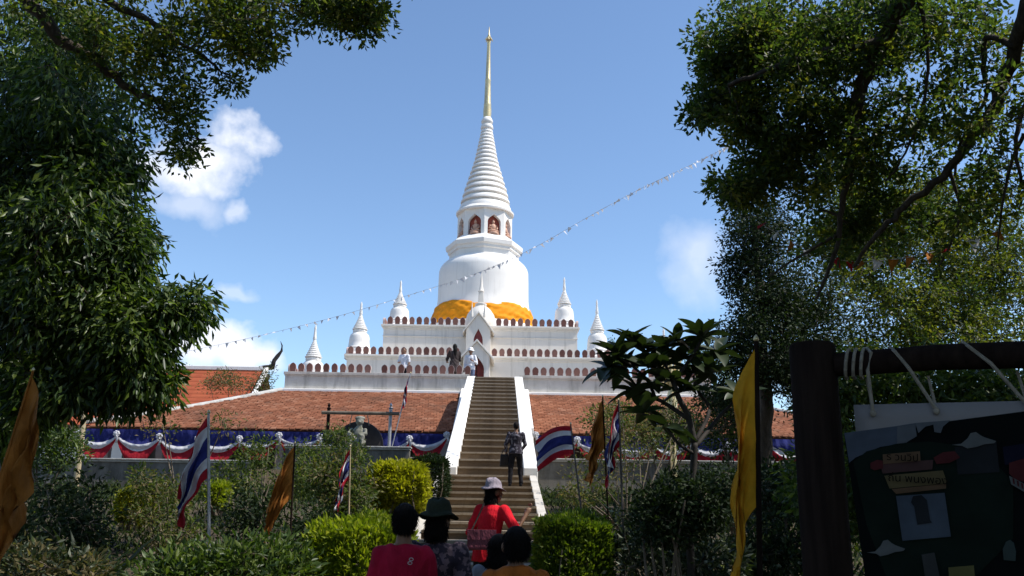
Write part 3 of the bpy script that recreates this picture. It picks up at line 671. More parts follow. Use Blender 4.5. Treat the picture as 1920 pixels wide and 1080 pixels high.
# ------------------------------------------------------------------ tricolour swags along the eave
def swags(name, label, knots, Y):
    t = thing(name, label, 'bunting', (at(knots[0][0], knots[0][1], Y).x, Y, 3.2))
    P3 = [at(a, b, Y) for a, b in knots]
    for i, (a, b) in enumerate(zip(P3[:-1], P3[1:])):
        dep = min(.62, .30+.10*(b-a).length)*random.uniform(.85, 1.15); top = EZ-.14; ph = random.uniform(0, 6)
        def S(u, v):
            s = 4*u*(1-u); zk = a.z+(b.z-a.z)*u
            w0 = zk-.02-dep*.55*s; w1 = zk-.06-dep*(.55+.34)*s-.03; r1 = zk-.16-dep*1.75*s-.02*math.sin(9*u+ph)
            lv = [top, w0, w1, r1]; q = v*3; k_ = min(2, int(q)); z = lv[k_]+(lv[k_+1]-lv[k_])*(q-k_)
            dy = .05*math.sin(math.pi*u)*math.sin(v*14+ph+3*s)-.10*s*v+.03*math.sin(30*u+ph)*(1-v)
            return (a.x+(b.x-a.x)*u, Y+dy, z)
        o = MB().grid(S, 22, 18, 0, lambda u, v: min(2, int(v*3))).build('swag', [M['f_blue'], M['f_white'], M['f_red']], t, True)
    for p in P3:
        mb = MB()
        for k in range(7):
            a_ = k*2*math.pi/7; ellip(mb, (p.x+.075*math.cos(a_), p.y-.08, p.z+.03+.07*math.sin(a_)), (.06, .05, .05), 8, 5)
        ellip(mb, (p.x, p.y-.12, p.z+.03), (.05, .05, .05), 8, 5)
        mb.tube([(p.x, p.y-.1, p.z), (p.x+.06, p.y-.12, p.z-.15), (p.x+.03, p.y-.12, p.z-.30)], [.05, .07, .05], 6, 0, .4)
        mb.build('knot', M['f_white'], t, True)
swags('tricolour_bunting', 'red white and blue cloth swags under the gallery eave left of the stairs', [(150, 815), (220, 815), (300, 820), (372, 824), (450, 824), (524, 818), (600, 821), (690, 826), (768, 824), (838, 817)], 29.2*K)
swags('tricolour_bunting', 'red white and blue cloth swags under the gallery eave right of the stairs', [(1004, 817), (1082, 826), (1150, 830), (1225, 830), (1292, 828), (1362, 834), (1440, 830), (1515, 836), (1590, 838)], 29.2*K)

# ------------------------------------------------------------------ hall with orange roof behind at left
hy = 60
r0, r1 = at(-260, 706, hy), at(500, 694, hy); e0 = at(400, 800, hy-5.5)
hall = thing('temple_hall', 'distant temple hall with orange tiled roof, white ridge and curled finial', 'building', (r0.x, hy, 2.9))
mb = MB(); rz = r1.z
NT = 16; tv, tf = [], []
for j in range(NT):
    for i in range(int((r1.x-r0.x)/.45)):
        k_ = len(tv); x = r0.x+i*.45; v0, v1 = j/NT, (j+1.1)/NT
        f_ = lambda x, v, l: (x, hy-5.5*v, rz+(e0.z-rz)*v-.35*math.sin(math.pi*v)+l)
        tv += [f_(x, v0, 0), f_(x+.45, v0, 0), f_(x+.45, v1, .04), f_(x, v1, .04), f_(x+.45, v1, 0), f_(x, v1, 0)]; tf += [(k_, k_+3, k_+2, k_+1), (k_+3, k_+5, k_+4, k_+2)]
o = bpy.data.objects.new('roof_tiles', np_mesh('roof_tiles', np.array(tv)-np.array(wloc(hall)), tf, M['orange_roof'])); C.objects.link(o); o.parent = hall; o['kind'] = 'stuff'
MB().add([(r0.x, hy, rz-.03), (r1.x, hy, rz-.03), (r1.x, hy+5.5, e0.z), (r0.x, hy+5.5, e0.z)], [(0, 1, 2, 3)]).build('rear_slope', M['orange_roof'], hall)
MB().box((r0.x, hy-.18, rz-.06), (r1.x-.1, hy+.18, rz+.22)).build('ridge_cap', M['bright'], hall, bevel=.04)
mb = MB(); mb.hexa([(r1.x-.1, hy-5.6, e0.z-.1), (r1.x+.15, hy-5.6, e0.z-.1), (r1.x+.15, hy-.0, rz-.1), (r1.x-.1, hy-.0, rz-.1), (r1.x-.1, hy-5.6, e0.z+.25), (r1.x+.15, hy-5.6, e0.z+.25), (r1.x+.15, hy, rz+.3), (r1.x-.1, hy, rz+.3)])
mb.build('bargeboard', M['bright'], hall, bevel=.03)
MB().box((r0.x, hy-4.6, 2.8), (r1.x-.6, hy+4.6, e0.z+.3)).build('wall', M['white'], hall)
mb = MB(); mb.prism([(r1.x-.6+.01, 0), (r1.x-.59, 0)], 0, 0) if False else None
MB().add([(r1.x-.58, hy-5.2, e0.z+.1), (r1.x-.58, hy+5.2, e0.z+.1), (r1.x-.58, hy, rz-.1)], [(0, 1, 2)]).build('gable', M['red'], hall)
cp = [at(a, b, hy) for a, b in ((478, 692), (497, 690), (511, 688), (514, 676), (521, 667), (528, 658), (529, 648), (526, 640))]
MB().tube(cp, [.14, .2, .2, .15, .14, .09, .05, .015], 8).build('curled_finial', M['bronze'], hall, auto=60)

# ------------------------------------------------------------------ gong on its frame, stone figure, bamboo pole, gilded lamp
def remesh(name, mb, mat, parent, vox=.015, smooth=4, off=None):
    me = mb.mesh(name+'_raw', mat); o = bpy.data.objects.new(name+'_raw', me); C.objects.link(o)
    md = o.modifiers.new('r', 'REMESH'); md.mode = 'VOXEL'; md.voxel_size = vox; md.use_smooth_shade = True
    if smooth:
        ms = o.modifiers.new('s', 'SMOOTH'); ms.iterations = smooth; ms.factor = .5
    dg = bpy.context.evaluated_depsgraph_get(); ne = bpy.data.meshes.new_from_object(o.evaluated_get(dg))
    bpy.data.objects.remove(o); bpy.data.meshes.remove(me)
    ne.name = name; ne.materials.clear(); ne.materials.append(mat)
    no = bpy.data.objects.new(name, ne); C.objects.link(no); no.parent = parent
    ne.polygons.foreach_set('use_smooth', [True]*len(ne.polygons))
    return no
gY = 26.75*K; gb = wb.z; gc = at(672, 835, gY)
gong = thing('gong_stand', 'pair of slim posts with a crossbar carrying the big dark gong', 'stand', (gc.x, gY, gb-.6))
pa, pb_ = at(617, 762, gY), at(733, 762, gY)
for p in (pa, pb_):
    mb = MB(); mb.tube([(p.x, gY, gb-.8), (p.x, gY, p.z-.08)], .055, 10); mb.lathe([(.05, -.1), (.08, -.06), (.03, -.02), (.055, .04), (.01, .12)], (p.x, gY, p.z), 10); mb.build('post', M['steel'] if p is pb_ else M['wood'], gong, auto=40)
cb = at(675, 775, gY).z
mb = MB(); mb.tube([(pa.x-.22, gY-.07, cb), (pb_.x+.30, gY-.07, cb)], .06, 10); mb.build('crossbar', M['twig'], gong, auto=40)
for s in (-.25, .25): MB().tube([(gc.x+s, gY-.07, cb), (gc.x+s*1.3, gY-.03, gc.z+.66)], .015, 5).build('hanging_cord', M['rope'], gong)
gg = thing('bronze_gong', 'huge round blackened gong hanging behind the stone figure', 'gong', (gc.x, gY, gc.z))
rr = .80; pr = [(.001, -.10), (.10, -.10), (.16, -.06), (.24, -.02), (.55, 0), (rr-.06, .0), (rr, .03), (rr+.01, .16), (rr-.03, .16), (rr-.05, .06), (.2, .05), (.001, .05)]
mb = MB(); mb.lathe(pr, (0, 0, 0), 48, cap=False); mb.v = [(gc.x+x, gY+z, gc.z+y) for x, y, z in mb.v]; mb.build('disc', M['bronze'], gg, auto=35)

# stone figure on the ledge
fp = at(668, 838, 26.3*K); ft_ = at(668, 779, 26.3*K); hS = ft_.z-wb.z
fig = thing('stone_statue', 'small weathered grey stone figure sitting on the ledge before the gong', 'statue', (fp.x, 26.45*K, wb.z))
mb = MB(); s = hS/1.05
def E_(c, r): ellip(mb, (fp.x+c[0]*s, 26.45*K+c[1]*s, wb.z+c[2]*s), tuple(q*s for q in r), 12, 8)
def T_(pts, rad): mb.tube([(fp.x+a*s, 26.45*K+b*s, wb.z+c*s) for a, b, c in pts], [q*s for q in rad], 10)
E_((0, 0, .14), (.30, .22, .15)); E_((.02, .02, .42), (.21, .16, .30)); E_((.05, -.02, .86), (.15, .14, .15)); E_((.05, .02, .97), (.19, .16, .08)); E_((.06, -.15, .83), (.05, .05, .04))
T_([(-.20, 0, .58), (-.33, -.10, .44), (-.12, -.24, .36)], [.085, .075, .06]); T_([(.24, 0, .58), (.30, -.12, .42), (.05, -.26, .38)], [.085, .075, .06])
T_([(-.12, -.05, .2), (-.22, -.26, .30), (-.20, -.28, .02)], [.12, .10, .08]); T_([(.14, -.05, .2), (.20, -.26, .30), (.20, -.28, .02)], [.12, .10, .08])
T_([(.04, 0, .6), (.05, 0, .76)], [.10, .09]); mb2 = mb
so = remesh('figure', mb, M['stone'], None, .02, 2); so.parent = fig; so.location = -Vector(fig.location)

bp0, bp1 = at(148, 868, 26.5*K), at(160, 752, 26.5*K)
bo = thing('bamboo_pole', 'pale bamboo pole leaning at the corner of the gallery', 'pole', bp0)
MB().tube([bp0+Vector((0, 0, -1.2)), bp0.lerp(bp1, .5), bp1], [.10, .095, .085], 10).build('culm', M['bamboo'], bo, auto=50)
for t in (.1, .4, .7, .95):
    p = bp0.lerp(bp1, t); MB().lathe([(.09, -.02), (.108, 0), (.09, .02)], p, 10).build('node', M['bamboo'], bo)

lp = at(1262, 842, 26.9*K); lt_ = at(1250, 655, 26.9*K); lh = lt_.z-2.2
lam = thing('gilded_lamp_post', 'gilded ornamental lamp post with lotus top seen through the frangipani', 'lamp post', (lp.x, 26.9*K, 1.8))
MB().lathe([(.20, 0), (.20, .25), (.14, .3), (.12, .5), (.10, lh*.55), (.14, lh*.57), (.10, lh*.60)], (lp.x, 26.9*K, 1.8), 16).build('post', M['gold'], lam, auto=40)
MB().lathe([(.13, lh*.58), (.17, lh*.62), (.20, lh*.72), (.13, lh*.77), (.10, lh*.80)], (lp.x, 26.9*K, 1.8), 12).build('capital', M['gold'], lam, auto=40)
mb = MB()
for k in range(7):
    a = k*2*math.pi/7; c_, s_ = math.cos(a), math.sin(a)
    mb.tube([(lp.x, 26.9*K, 1.8+lh*.79), (lp.x+.22*c_, 26.9*K+.22*s_, 1.8+lh*.86), (lp.x+.30*c_, 26.9*K+.30*s_, 1.8+lh*.97), (lp.x+.40*c_, 26.9*K+.40*s_, 1.8+lh*1.03)], [.05, .09, .06, .01], 6)
mb.lathe([(.05, lh*.8), (.11, lh*.9), (.06, lh), (.01, lh*1.08)], (lp.x, 26.9*K, 1.8), 12); mb.build('lotus', M['gold'], lam, auto=50)

# ------------------------------------------------------------------ flags
THAI = [('f_red', 0), ('f_white', 1/6), ('f_blue', 2/6), ('f_white', 4/6), ('f_red', 5/6)]
def flag(name, label, base, top, H, Lf, droop, ang, kind='thai', waves=(3.0, .07), poler=.014, pole='steel', gather=.0, sag=.0, seed=0):
    """pole from base to top; flag of hoist H and length Lf flying at angle ang (plan), drooping"""
    base, top = Vector(base), Vector(top); ax = (top-base).normalized()
    t = thing(name, label, 'flag', base)
    MB().tube([base, base.lerp(top, .5), top], [poler, poler, poler*.8], 10).build('pole', M[pole], t, auto=50)
    e = Vector((math.cos(ang), math.sin(ang), 0)); nrm = Vector((-e.y, e.x, 0)); r_ = random.Random(seed); p1, p2 = r_.uniform(0, 6), r_.uniform(0, 6)
    def S(u, v):
        d = droop*(1-.25*v)*(1-math.exp(-4*u)) if droop else 0
        hoist = top-ax*(.03+v*H*(1-gather*u))
        # path along the fly bends down smoothly
        n = 8; pos = hoist.copy()
        for i in range(n):
            uu = u*(i+.5)/n; a_ = droop*(.62+.38*min(1, uu*3.2) if droop > 1 else min(1, uu*3.2))+sag*math.sin(uu*5+p1)
            pos += (e*math.cos(a_)-Vector((0, 0, 1))*math.sin(a_))*(Lf*u/n)
        w = waves[1]*min(1, u*3)*(1.1*math.sin(waves[0]*9.5*(v-.25*u)+p2*2+1.5*math.sin(3*u+p1))+math.sin(waves[0]*2*math.pi*(u*.6+v*.55)+p1)+.5*math.sin(waves[0]*4.3*(v*1.3-u*.4)+p2))
        return pos+nrm*w+e*(.35*w*math.sin(v*9+p2))
    if kind == 'thai':
        mf = lambda u, v: [0, 1, 2, 2, 1, 0][min(5, int(v*6))]; mats = [M['f_red'], M['f_white'], M['f_blue']]
    else:
        mf = None; mats = M[kind]
    MB().grid(S, 26, 24, 0, mf).build('banner_cloth', mats, t, True)
    MB().lathe([(poler*.8, 0), (poler*1.15, poler*.6), (poler*.9, poler*1.6), (.002, poler*2.6)], top, 8).build('pole_tip', M['gold'], t, True)
    return t
def gp(px, py, Y): q = at(px, py, Y); return q
flag('hanging_flag', 'big brownish orange flag drooping from a leaning pole at the left edge', gp(-105, 1230, 4.6), gp(62, 696, 4.8), 1.30, .38, R(82), R(12), 'f_orange', (3.0, .05), .008, 'f_orange', .1, seed=1)
flag('thai_flag', 'drooping striped flag on a tall steel pole in front of the shrubs', gp(392, 1100, 11.5), gp(391, 775, 11.5), .78, 1.05, R(79), R(180), 'thai', (2.6, .055), .020, 'steel', .45, seed=2)
flag('yellow_flag', 'narrow yellow brown flag hanging left of the striped red flag', gp(540, 1090, 11), gp(553, 832, 11), .62, .82, R(74), R(188), 'f_orange', (3, .045), .012, 'wood', .35, seed=3)
flag('thai_flag', 'thin furled red white and blue flag beside the golden hedge ball', gp(652, 1060, 12), gp(657, 838, 12), .40, .68, R(84), R(190), 'thai', (3, .06), .011, 'bamboo', .6, seed=4)
flag('thai_flag', 'striped flag blown open beside the man on the stairs', gp(1100, 1040, 14.2), gp(1070, 796, 14.2), .44, .66, R(26), R(172), 'thai', (1.3, .06), .014, 'darksteel', -.1, sag=.25, seed=5)
flag('yellow_flag', 'yellow brown flag hanging next to a drooping striped flag', gp(1142, 1010, 11.5), gp(1130, 745, 11.5), .62, .78, R(80), R(186), 'f_orange', (3, .055), .012, 'wood', .35, seed=6)
flag('thai_flag', 'drooping striped flag behind the frangipani branches', gp(1172, 1090, 11), gp(1160, 752, 11), .52, .72, R(82), R(190), 'thai', (2.4, .065), .014, 'darksteel', .35, seed=7)
flag('yellow_flag', 'long yellow flag hanging from a dark pole near the notice frame', gp(1428, 1290, 5.2), gp(1418, 640, 5.2), .92, .98, R(84.5), R(183), 'f_yellow', (2.6, .04), .016, 'wood', .3, seed=8)
flag('thai_flag', 'faded striped flag drooping before the tiled roof', gp(733, 845, 26.6*K), gp(770, 700, 26.6*K), .62, .95, R(88), R(190), 'thai', (2, .08), .02, 'steel', .6, seed=9)

# ------------------------------------------------------------------ strings of pennants
pm_ = MB(); pm_.add([(-.075, 0, 0), (.075, 0, 0), (0, .01, -.20), (0, .012, -.04)], [(0, 3, 1), (0, 2, 3), (3, 2, 1)])
pen = {k: pm_.mesh('pennant', M[k]) for k in ('f_white', 'f_red', 'f_blue', 'f_orange')}
def pennants(label, ctrl, n, kinds, size, seed=0, droop=.25):
    r_ = random.Random(seed); P3 = [at(*c) for c in ctrl]; pts = []
    for i in range(len(P3)-1):
        p0, p1, p2, p3 = P3[max(0, i-1)], P3[i], P3[i+1], P3[min(len(P3)-1, i+2)]
        for k in range(12):
            t = k/12; pts.append(.5*((2*p1)+(p2-p0)*t+(2*p0-5*p1+4*p2-p3)*t*t+(3*p1-p0-3*p2+p3)*t**3))
    pts.append(P3[-1])
    t = thing('pennant_string', label, 'bunting', P3[0]); MB().tube(pts, .006, 4).build('cord', M['f_white'], t)
    for i in range(n):
        f_ = (i+.5)/n*(len(pts)-1); k = int(f_); p = pts[k].lerp(pts[min(k+1, len(pts)-1)], f_-k)
        s = size*r_.uniform(.8, 1.25)
        piece('pennant', pen[r_.choice(kinds)], t, p, (r_.uniform(-1.2, 1.2), r_.uniform(-.6, .6), r_.uniform(-1.2, 1.2)), (s, s, s))
pennants('long string of small white pennants crossing the sky before the pagoda',
         [(250, 688, 29), (320, 666, 28.5), (480, 631, 27.5), (640, 591, 26.5), (800, 543, 25.5), (905, 508, 24.8), (1000, 465, 24), (1115, 400, 23), (1205, 352, 22), (1290, 312, 21), (1370, 272, 20)], 110, ['f_white'], .66, 1)
pennants('shaded string of red and white pennants beneath the spreading tree', [(1420, 415, 13.4), (1500, 462, 13.2), (1580, 488, 13), (1660, 488, 12.8), (1760, 470, 12.6), (1880, 430, 12.4)], 15, ['f_red', 'f_red', 'f_white', 'f_orange'], .95, 2)

# ------------------------------------------------------------------ people
DEF = dict(ankleL=(-.095, -.02, .08), kneeL=(-.10, .03, .48), hipL=(-.09, 0, .88), ankleR=(.095, -.02, .08), kneeR=(.10, .03, .48), hipR=(.09, 0, .88),
           shL=(-.175, 0, 1.40), elL=(-.235, -.03, 1.12), wrL=(-.24, .06, .88), shR=(.175, 0, 1.40), elR=(.235, -.03, 1.12), wrR=(.24, .06, .88), lean=0, turn=0, nod=0)
def loft(mb, rings, n=16):
    """rings (x,y,z,rx,ry): closed elliptical tube"""
    b = len(mb.v)
    for x, y, z, rx, ry in rings:
        for i in range(n):
            a = 2*math.pi*i/n; mb.v.append((x+rx*math.cos(a), y+ry*math.sin(a), z))
    for j in range(len(rings)-1):
        for i in range(n):
            i2 = (i+1) % n; mb.f.append((b+j*n+i, b+j*n+i2, b+(j+1)*n+i2, b+(j+1)*n+i)); mb.m.append(0)
    mb.f.append(tuple(b+i for i in reversed(range(n)))); mb.m.append(0)
    e = b+(len(rings)-1)*n; mb.f.append(tuple(e+i for i in range(n))); mb.m.append(0)
def caps(mb, pts, rad):
    mb.tube(pts, rad, 12)
    for p, r in zip(pts, rad): ellip(mb, tuple(p), (r, r, r), 10, 7)
def wrinkle(o, amp):
    me = o.data; n = len(me.vertices); co = np.empty(n*3, np.float32); me.vertices.foreach_get('co', co); co = co.reshape(-1, 3); no = np.empty(n*3, np.float32); me.vertices.foreach_get('normal', no); no = no.reshape(-1, 3)
    x, y, z = co.T; p = rng.uniform(0, 6, 5); w = .05*np.sin(9*x+p[3])+.04*np.sin(11*z+p[4])
    h = np.sin(46*(z*.7+x*.8+w)+p[0])*(.5+.5*np.sin(9*x-7*z+p[1]))+.8*np.sin(34*(z*.9-x*.6+y*.4+w)+p[2])*(.5+.5*np.sin(8*z+6*x+p[4]))+.6*np.sin(60*(x+.25*z+w)+p[1])*(.5+.5*np.sin(5*z+p[0]))
    co = co+no*(amp*h)[:, None]; me.vertices.foreach_set('co', co.astype(np.float32).ravel()); me.update(); return o
def person(label, foot, ang, h, shirt, pants, J=None, sleeve=.55, hair='short', hat=None, vox=.014, longshirt=0.0, skirt=False, child=False, extra=None, hairmat='hair'):
    d = dict(DEF); d.update(J or {}); s = h/1.72; hs = 1.22 if child else 1.0
    t = thing('person', label, 'person', foot)
    cl, sl_ = math.cos(d['lean']), math.sin(d['lean'])
    def up(p):      # lean of the upper body forward about the hips
        x, y, z = p
        if z <= .88: return Vector((x, y, z))
        return Vector((x, y*cl+(z-.88)*sl_, .88+(z-.88)*cl-y*sl_))
    V = {k: (up(v) if k[:2] in ('sh', 'el', 'wr') else Vector(v)) for k, v in d.items() if isinstance(v, tuple)}
    hc = up((0, .015, 1.60 if not child else 1.58)); ct, sn = math.cos(d['turn']), math.sin(d['turn'])
    def hd(x, y, z):   # head local (turned)
        x, y, z = x*hs, y*hs, z*hs
        return (hc.x+x*ct-y*sn, hc.y+x*sn+y*ct+d['nod']*z*-1, hc.z+z+d['nod']*y*-.6)
    tor = [(0, 0, .84, .150, .10), (0, 0, .92, .168, .112), (0, 0, 1.00, .160, .108), (0, 0, 1.10, .140, .094), (0, 0, 1.22, .156, .106), (0, 0, 1.33, .180, .108), (0, -.005, 1.40, .165, .085), (0, -.005, 1.45, .085, .06)]
    def torso(mb, inf, lo, hi):
        rg = []
        for x, y, z, rx, ry in tor:
            if lo <= z <= hi:
                q = up((x, y, z)); rg.append((q.x, q.y, q.z, rx+inf, ry+inf))
        loft(mb, rg)
    b = MB(); torso(b, 0, 0, 2); caps(b, [up((0, -.01, 1.40)), up((0, .0, 1.52))], [.062, .052])
    def EL(mb, c, r): 
        n0 = len(mb.v); ellip(mb, (0, 0, 0), tuple(q*hs for q in r), 14, 10)
        c2 = hd(*c)
        for i in range(n0, len(mb.v)):
            x, y, z = mb.v[i]; mb.v[i] = (c2[0]+x*ct-y*sn, c2[1]+x*sn+y*ct, c2[2]+z)
    EL(b, (0, 0, .02), (.075, .093, .105)); EL(b, (0, .035, -.055), (.055, .055, .062)); EL(b, (0, .100, -.008), (.014, .020, .026)); EL(b, (0, .088, -.048), (.026, .014, .010))
    for q in (-1, 1):
        EL(b, (q*.078, -.005, 0), (.012, .025, .034)); EL(b, (q*.030, .082, .028), (.022, .012, .008))
    for S_ in 'LR':
        q = -1 if S_ == 'L' else 1
        caps(b, [V['sh'+S_], V['el'+S_], V['wr'+S_]], [.056, .042, .030])
        fd = (V['wr'+S_]-V['el'+S_]).normalized(); sd = fd.cross(Vector((0, 0, 1)))
        if sd.length < .2: sd = Vector((0, 1, 0)).cross(fd)
        sd.normalize(); pn = sd.cross(fd)
        pm = V['wr'+S_]+fd*.055; caps(b, [V['wr'+S_], pm], [.028, .036])
        for i, (o_, ln) in enumerate(((-.030, .065), (-.010, .080), (.010, .076), (.030, .058))):
            k0 = pm+sd*o_+fd*.025; k1 = k0+fd*ln*.55+pn*.006; k2 = k1+fd*ln*.4+pn*.022
            b.tube([k0, k1, k2], [.0105, .0095, .008], 8)
        th = V['wr'+S_]+fd*.03+sd*(-.030)*q; b.tube([th, th+sd*(-.03)*q+fd*.03, th+sd*(-.035)*q+fd*.065], [.013, .012, .009], 8)
        caps(b, [V['hip'+S_], V['knee'+S_], V['ankle'+S_]], [.085, .056, .040])
    bo_ = remesh('body', b, M['skin'], t, vox, 2)
    # clothes
    c_ = MB(); torso(c_, .016, .9, 1.46) if not longshirt else None
    rg = []
    zlo = .86-longshirt
    for x, y, z, rx, ry in [(0, 0, zlo, .200+longshirt*.10, .148+longshirt*.1), (0, 0, .93, .197, .142), (0, 0, 1.02, .182, .130), (0, 0, 1.12, .156, .110), (0, 0, 1.22, .170, .120), (0, 0, 1.33, .192, .120), (0, -.005, 1.405, .172, .094), (0, -.005, 1.455, .095, .072)]:
        q = up((x, y, z)); rg.append((q.x, q.y, q.z, rx, ry))
    c_ = MB(); loft(c_, rg)
    for S_ in 'LR':
        a, e, w = V['sh'+S_], V['el'+S_], V['wr'+S_]
        if sleeve <= 1: caps(c_, [a, a.lerp(e, .5*sleeve), a.lerp(e, sleeve)], [.072, .066, .062])
        else: caps(c_, [a, e, e.lerp(w, sleeve-1)], [.072, .058, .044])
    wrinkle(remesh('shirt', c_, shirt, t, vox, 3), .007)
    p_ = MB()
    if skirt:
        loft(p_, [(0, 0, .42, .25, .20), (0, 0, .60, .22, .17), (0, 0, .80, .19, .14), (0, 0, .96, .17, .12)])
    else:
        loft(p_, [(0, 0, .80, .15, .105), (0, 0, .88, .180, .125), (0, 0, .99, .172, .118)])
        for S_ in 'LR': caps(p_, [V['hip'+S_], V['knee'+S_], V['ankle'+S_]+Vector((0, 0, .02))], [.100, .072, .058])
    wrinkle(remesh('trousers' if not skirt else 'skirt', p_, pants, t, vox, 3), .006)
    hr = MB()
    if hair:
        EL(hr, (0, -.020, .036), (.079, .089, .095)); EL(hr, (0, -.040, .0), (.075, .062, .066))
        if hair == 'long':
            caps(hr, [Vector(hd(0, -.05, .02)), Vector(hd(0, -.085, -.12)), Vector(hd(0, -.09, -.30))], [.085, .085, .06])
        if hair == 'bob': EL(hr, (0, -.04, -.06), (.09, .075, .085))
        ho_ = remesh('hair', hr, M[hairmat], t, .012, 2)
        if vox < .0135:      # loose strands over the hair
            me_ = ho_.data; nv = len(me_.vertices); co = np.empty(nv*3, np.float32); me_.vertices.foreach_get('co', co); co = co.reshape(-1, 3); no_ = np.empty(nv*3, np.float32); me_.vertices.foreach_get('normal', no_); no_ = no_.reshape(-1, 3)
            pick = rng.integers(0, nv, 4200); Pn = co[pick]+rng.normal(size=(4200, 3))*.005-no_[pick]*.004; dn = np.array([0, -.15, -1.0]); Dn = dn+no_[pick]*.22+rng.normal(size=(4200, 3))*.22
            so_ = bpy.data.objects.new('strands', leaf_mesh('strands', Pn, Dn, rng.uniform(.03, .065, 4200), .0035, M[hairmat], .2, .1)); C.objects.link(so_); so_.parent = ho_; so_['kind'] = 'stuff'
    for S_ in 'LR':
        a = V['ankle'+S_]; k = MB(); ellip(k, (a.x, a.y+.06, .035), (.045, .125, .040), 10, 6); ellip(k, (a.x, a.y-.01, .055), (.042, .055, .055), 10, 6)
        k.build('shoe', M['c_black'], None, True).parent = t
    if hat:
        mat, kind = hat; k = MB(); n0 = 0
        if kind == 'floppy': pr = [(.17, .005), (.175, .012), (.13, .045), (.105, .058), (.100, .10), (.088, .145), (.05, .165), (.002, .17)]
        else: pr = [(.15, .02), (.155, .026), (.115, .05), (.100, .055), (.098, .10), (.085, .14), (.05, .158), (.002, .162)]
        k.lathe([(r*hs, z*hs) for r, z in pr], (0, 0, 0), 24, cap=False)
        c2 = Vector(hd(0, -.01, .02)); k.v = [(c2.x+x, c2.y+y*1.08+.0, c2.z+z-.10*y-.012*math.sin(3*math.atan2(y, x))) for x, y, z in k.v]
        ho = k.build('hat', mat, None, True); ho.parent = t; md = ho.modifiers.new('t', 'SOLIDIFY'); md.thickness = .006
    if extra: extra(t, V, up)
    t.rotation_euler = (0, 0, ang); t.scale = (s, s, s)
    return t
def ground_at(px, Y): return Vector((at(px, 1000, Y).x, Y, 0))
q = at(760, 945, 6.1); g0 = Vector((q.x, 6.1, 0))
def logo(t, V, up):
    mb = MB(); c = Vector((.055, -.112, 1.345))
    for dx, dz in ((.004, .012), (-.004, -.012)):
        pts = [c+Vector((dx+.014*math.cos(a), -.012, dz+.010*math.sin(a))) for a in [k*math.pi/4 for k in range(9)]]; mb.tube(pts, .0028, 5)
    o = mb.build('shirt_logo', M['f_white'], None); o.parent = t
person('person in crimson shirt with short black hair seen from behind', g0, R(4), q.z, M['c_crimson'], M['c_black'], dict(shL=(-.150, 0, 1.375), shR=(.150, 0, 1.375), elL=(-.205, .04, 1.10), elR=(.205, .04, 1.10), wrL=(-.17, .20, .98), wrR=(.17, .20, .98)), sleeve=.8, hair='short', vox=.011, extra=logo)
q = at(824, 940, 6.7); g0 = Vector((q.x, 6.7, 0))
person('person in dark floral blouse and dark green floppy hat', g0, R(-12), q.z-.04, M['c_floral'], M['c_navy'], dict(turn=R(-20)), sleeve=1.4, hair='bob', hat=(M['hat_green'], 'bucket'), vox=.011)
q = at(968, 990, 6.0); g0 = Vector((q.x, 6.0, 0))
person('short haired boy in orange shirt at the foot of the stairs', g0, R(10), q.z, M['c_orange'], M['c_navy'], dict(shL=(-.19, 0, 1.36), shR=(.19, 0, 1.36)), sleeve=.9, hair='short', vox=.013, child=True)
q = at(936, 1004, 6.9); g0 = Vector((q.x, 6.9, 0))
person('dark haired child in grey shirt beside the boy in orange', g0, R(-8), q.z, M['c_grey'], M['c_navy'], None, sleeve=.8, hair='bob', vox=.013, child=True)
yy = 10.6; q = at(920, 899, yy); zs = stair_z(yy); zs = math.ceil((zs-.001)/rl)*rl
g0 = Vector((at(914, 1000, yy).x, yy, zs))
person('woman in scarlet shirt and pale hat raising both hands on the steps', g0, R(-35), q.z-zs-.03, M['c_scarlet'], M['c_black'],
       dict(elL=(-.27, -.02, 1.13), wrL=(-.22, .14, .98), elR=(.36, .05, 1.16), wrR=(.40, .16, 1.38), kneeL=(-.15, .08, .48), ankleL=(-.17, -.02, .08), kneeR=(.13, .02, .48), ankleR=(.17, -.05, .08), turn=R(-30), lean=R(9)), sleeve=.95, hair='bob', hat=(M['hat_lilac'], 'bucket'), vox=.012, longshirt=.06)
bq = at(903, 1012, yy-.26); bag = thing('shoulder_bag', 'dusty pink shoulder bag at the hip of the woman in scarlet', 'bag', bq)
mb = MB(); mb.box((bq.x-.16, bq.y-.05, bq.z-.11), (bq.x+.16, bq.y+.05, bq.z+.10)); mb.build('pouch', M['bag_pink'], bag, bevel=.03)
mb = MB(); mb.box((bq.x-.162, bq.y-.058, bq.z+.00), (bq.x+.162, bq.y-.051, bq.z+.11)); mb.build('flap', M['bag_pink'], bag, bevel=.003)
MB().tube([bq+Vector((-.12, .02, .09)), bq+Vector((-.05, .09, .24)), bq+Vector((.02, .12, .40))], .010, 6).build('strap', M['bag_dark'], bag)
fy = J_Y-3*tl+.30; fz = (NL-3+0)*rl+rl
q = at(964, 792, fy); g0 = Vector((at(966, 930, fy).x, fy, fz))
person('man in dark patterned jacket climbing the stairs with a bag', g0, R(2), q.z-fz, M['c_jacket'], M['c_black'],
       dict(elL=(-.27, .0, 1.12), wrL=(-.26, .08, .90), elR=(.26, .05, 1.13), wrR=(.20, .22, 1.02), ankleL=(-.15, -.06, .08), kneeL=(-.13, .02, .48), ankleR=(.15, .02, .08), kneeR=(.13, .06, .48)), sleeve=1.75, hair='short', vox=.014)
bq = at(946, 862, fy+.05); bag = thing('hand_bag', 'small dark bag held by the man in the patterned jacket', 'bag', bq)
MB().box((bq.x-.11, bq.y-.06, bq.z-.16), (bq.x+.11, bq.y+.06, bq.z+.12), 0, .02).build('pouch', M['bag_dark'], bag, bevel=.03)
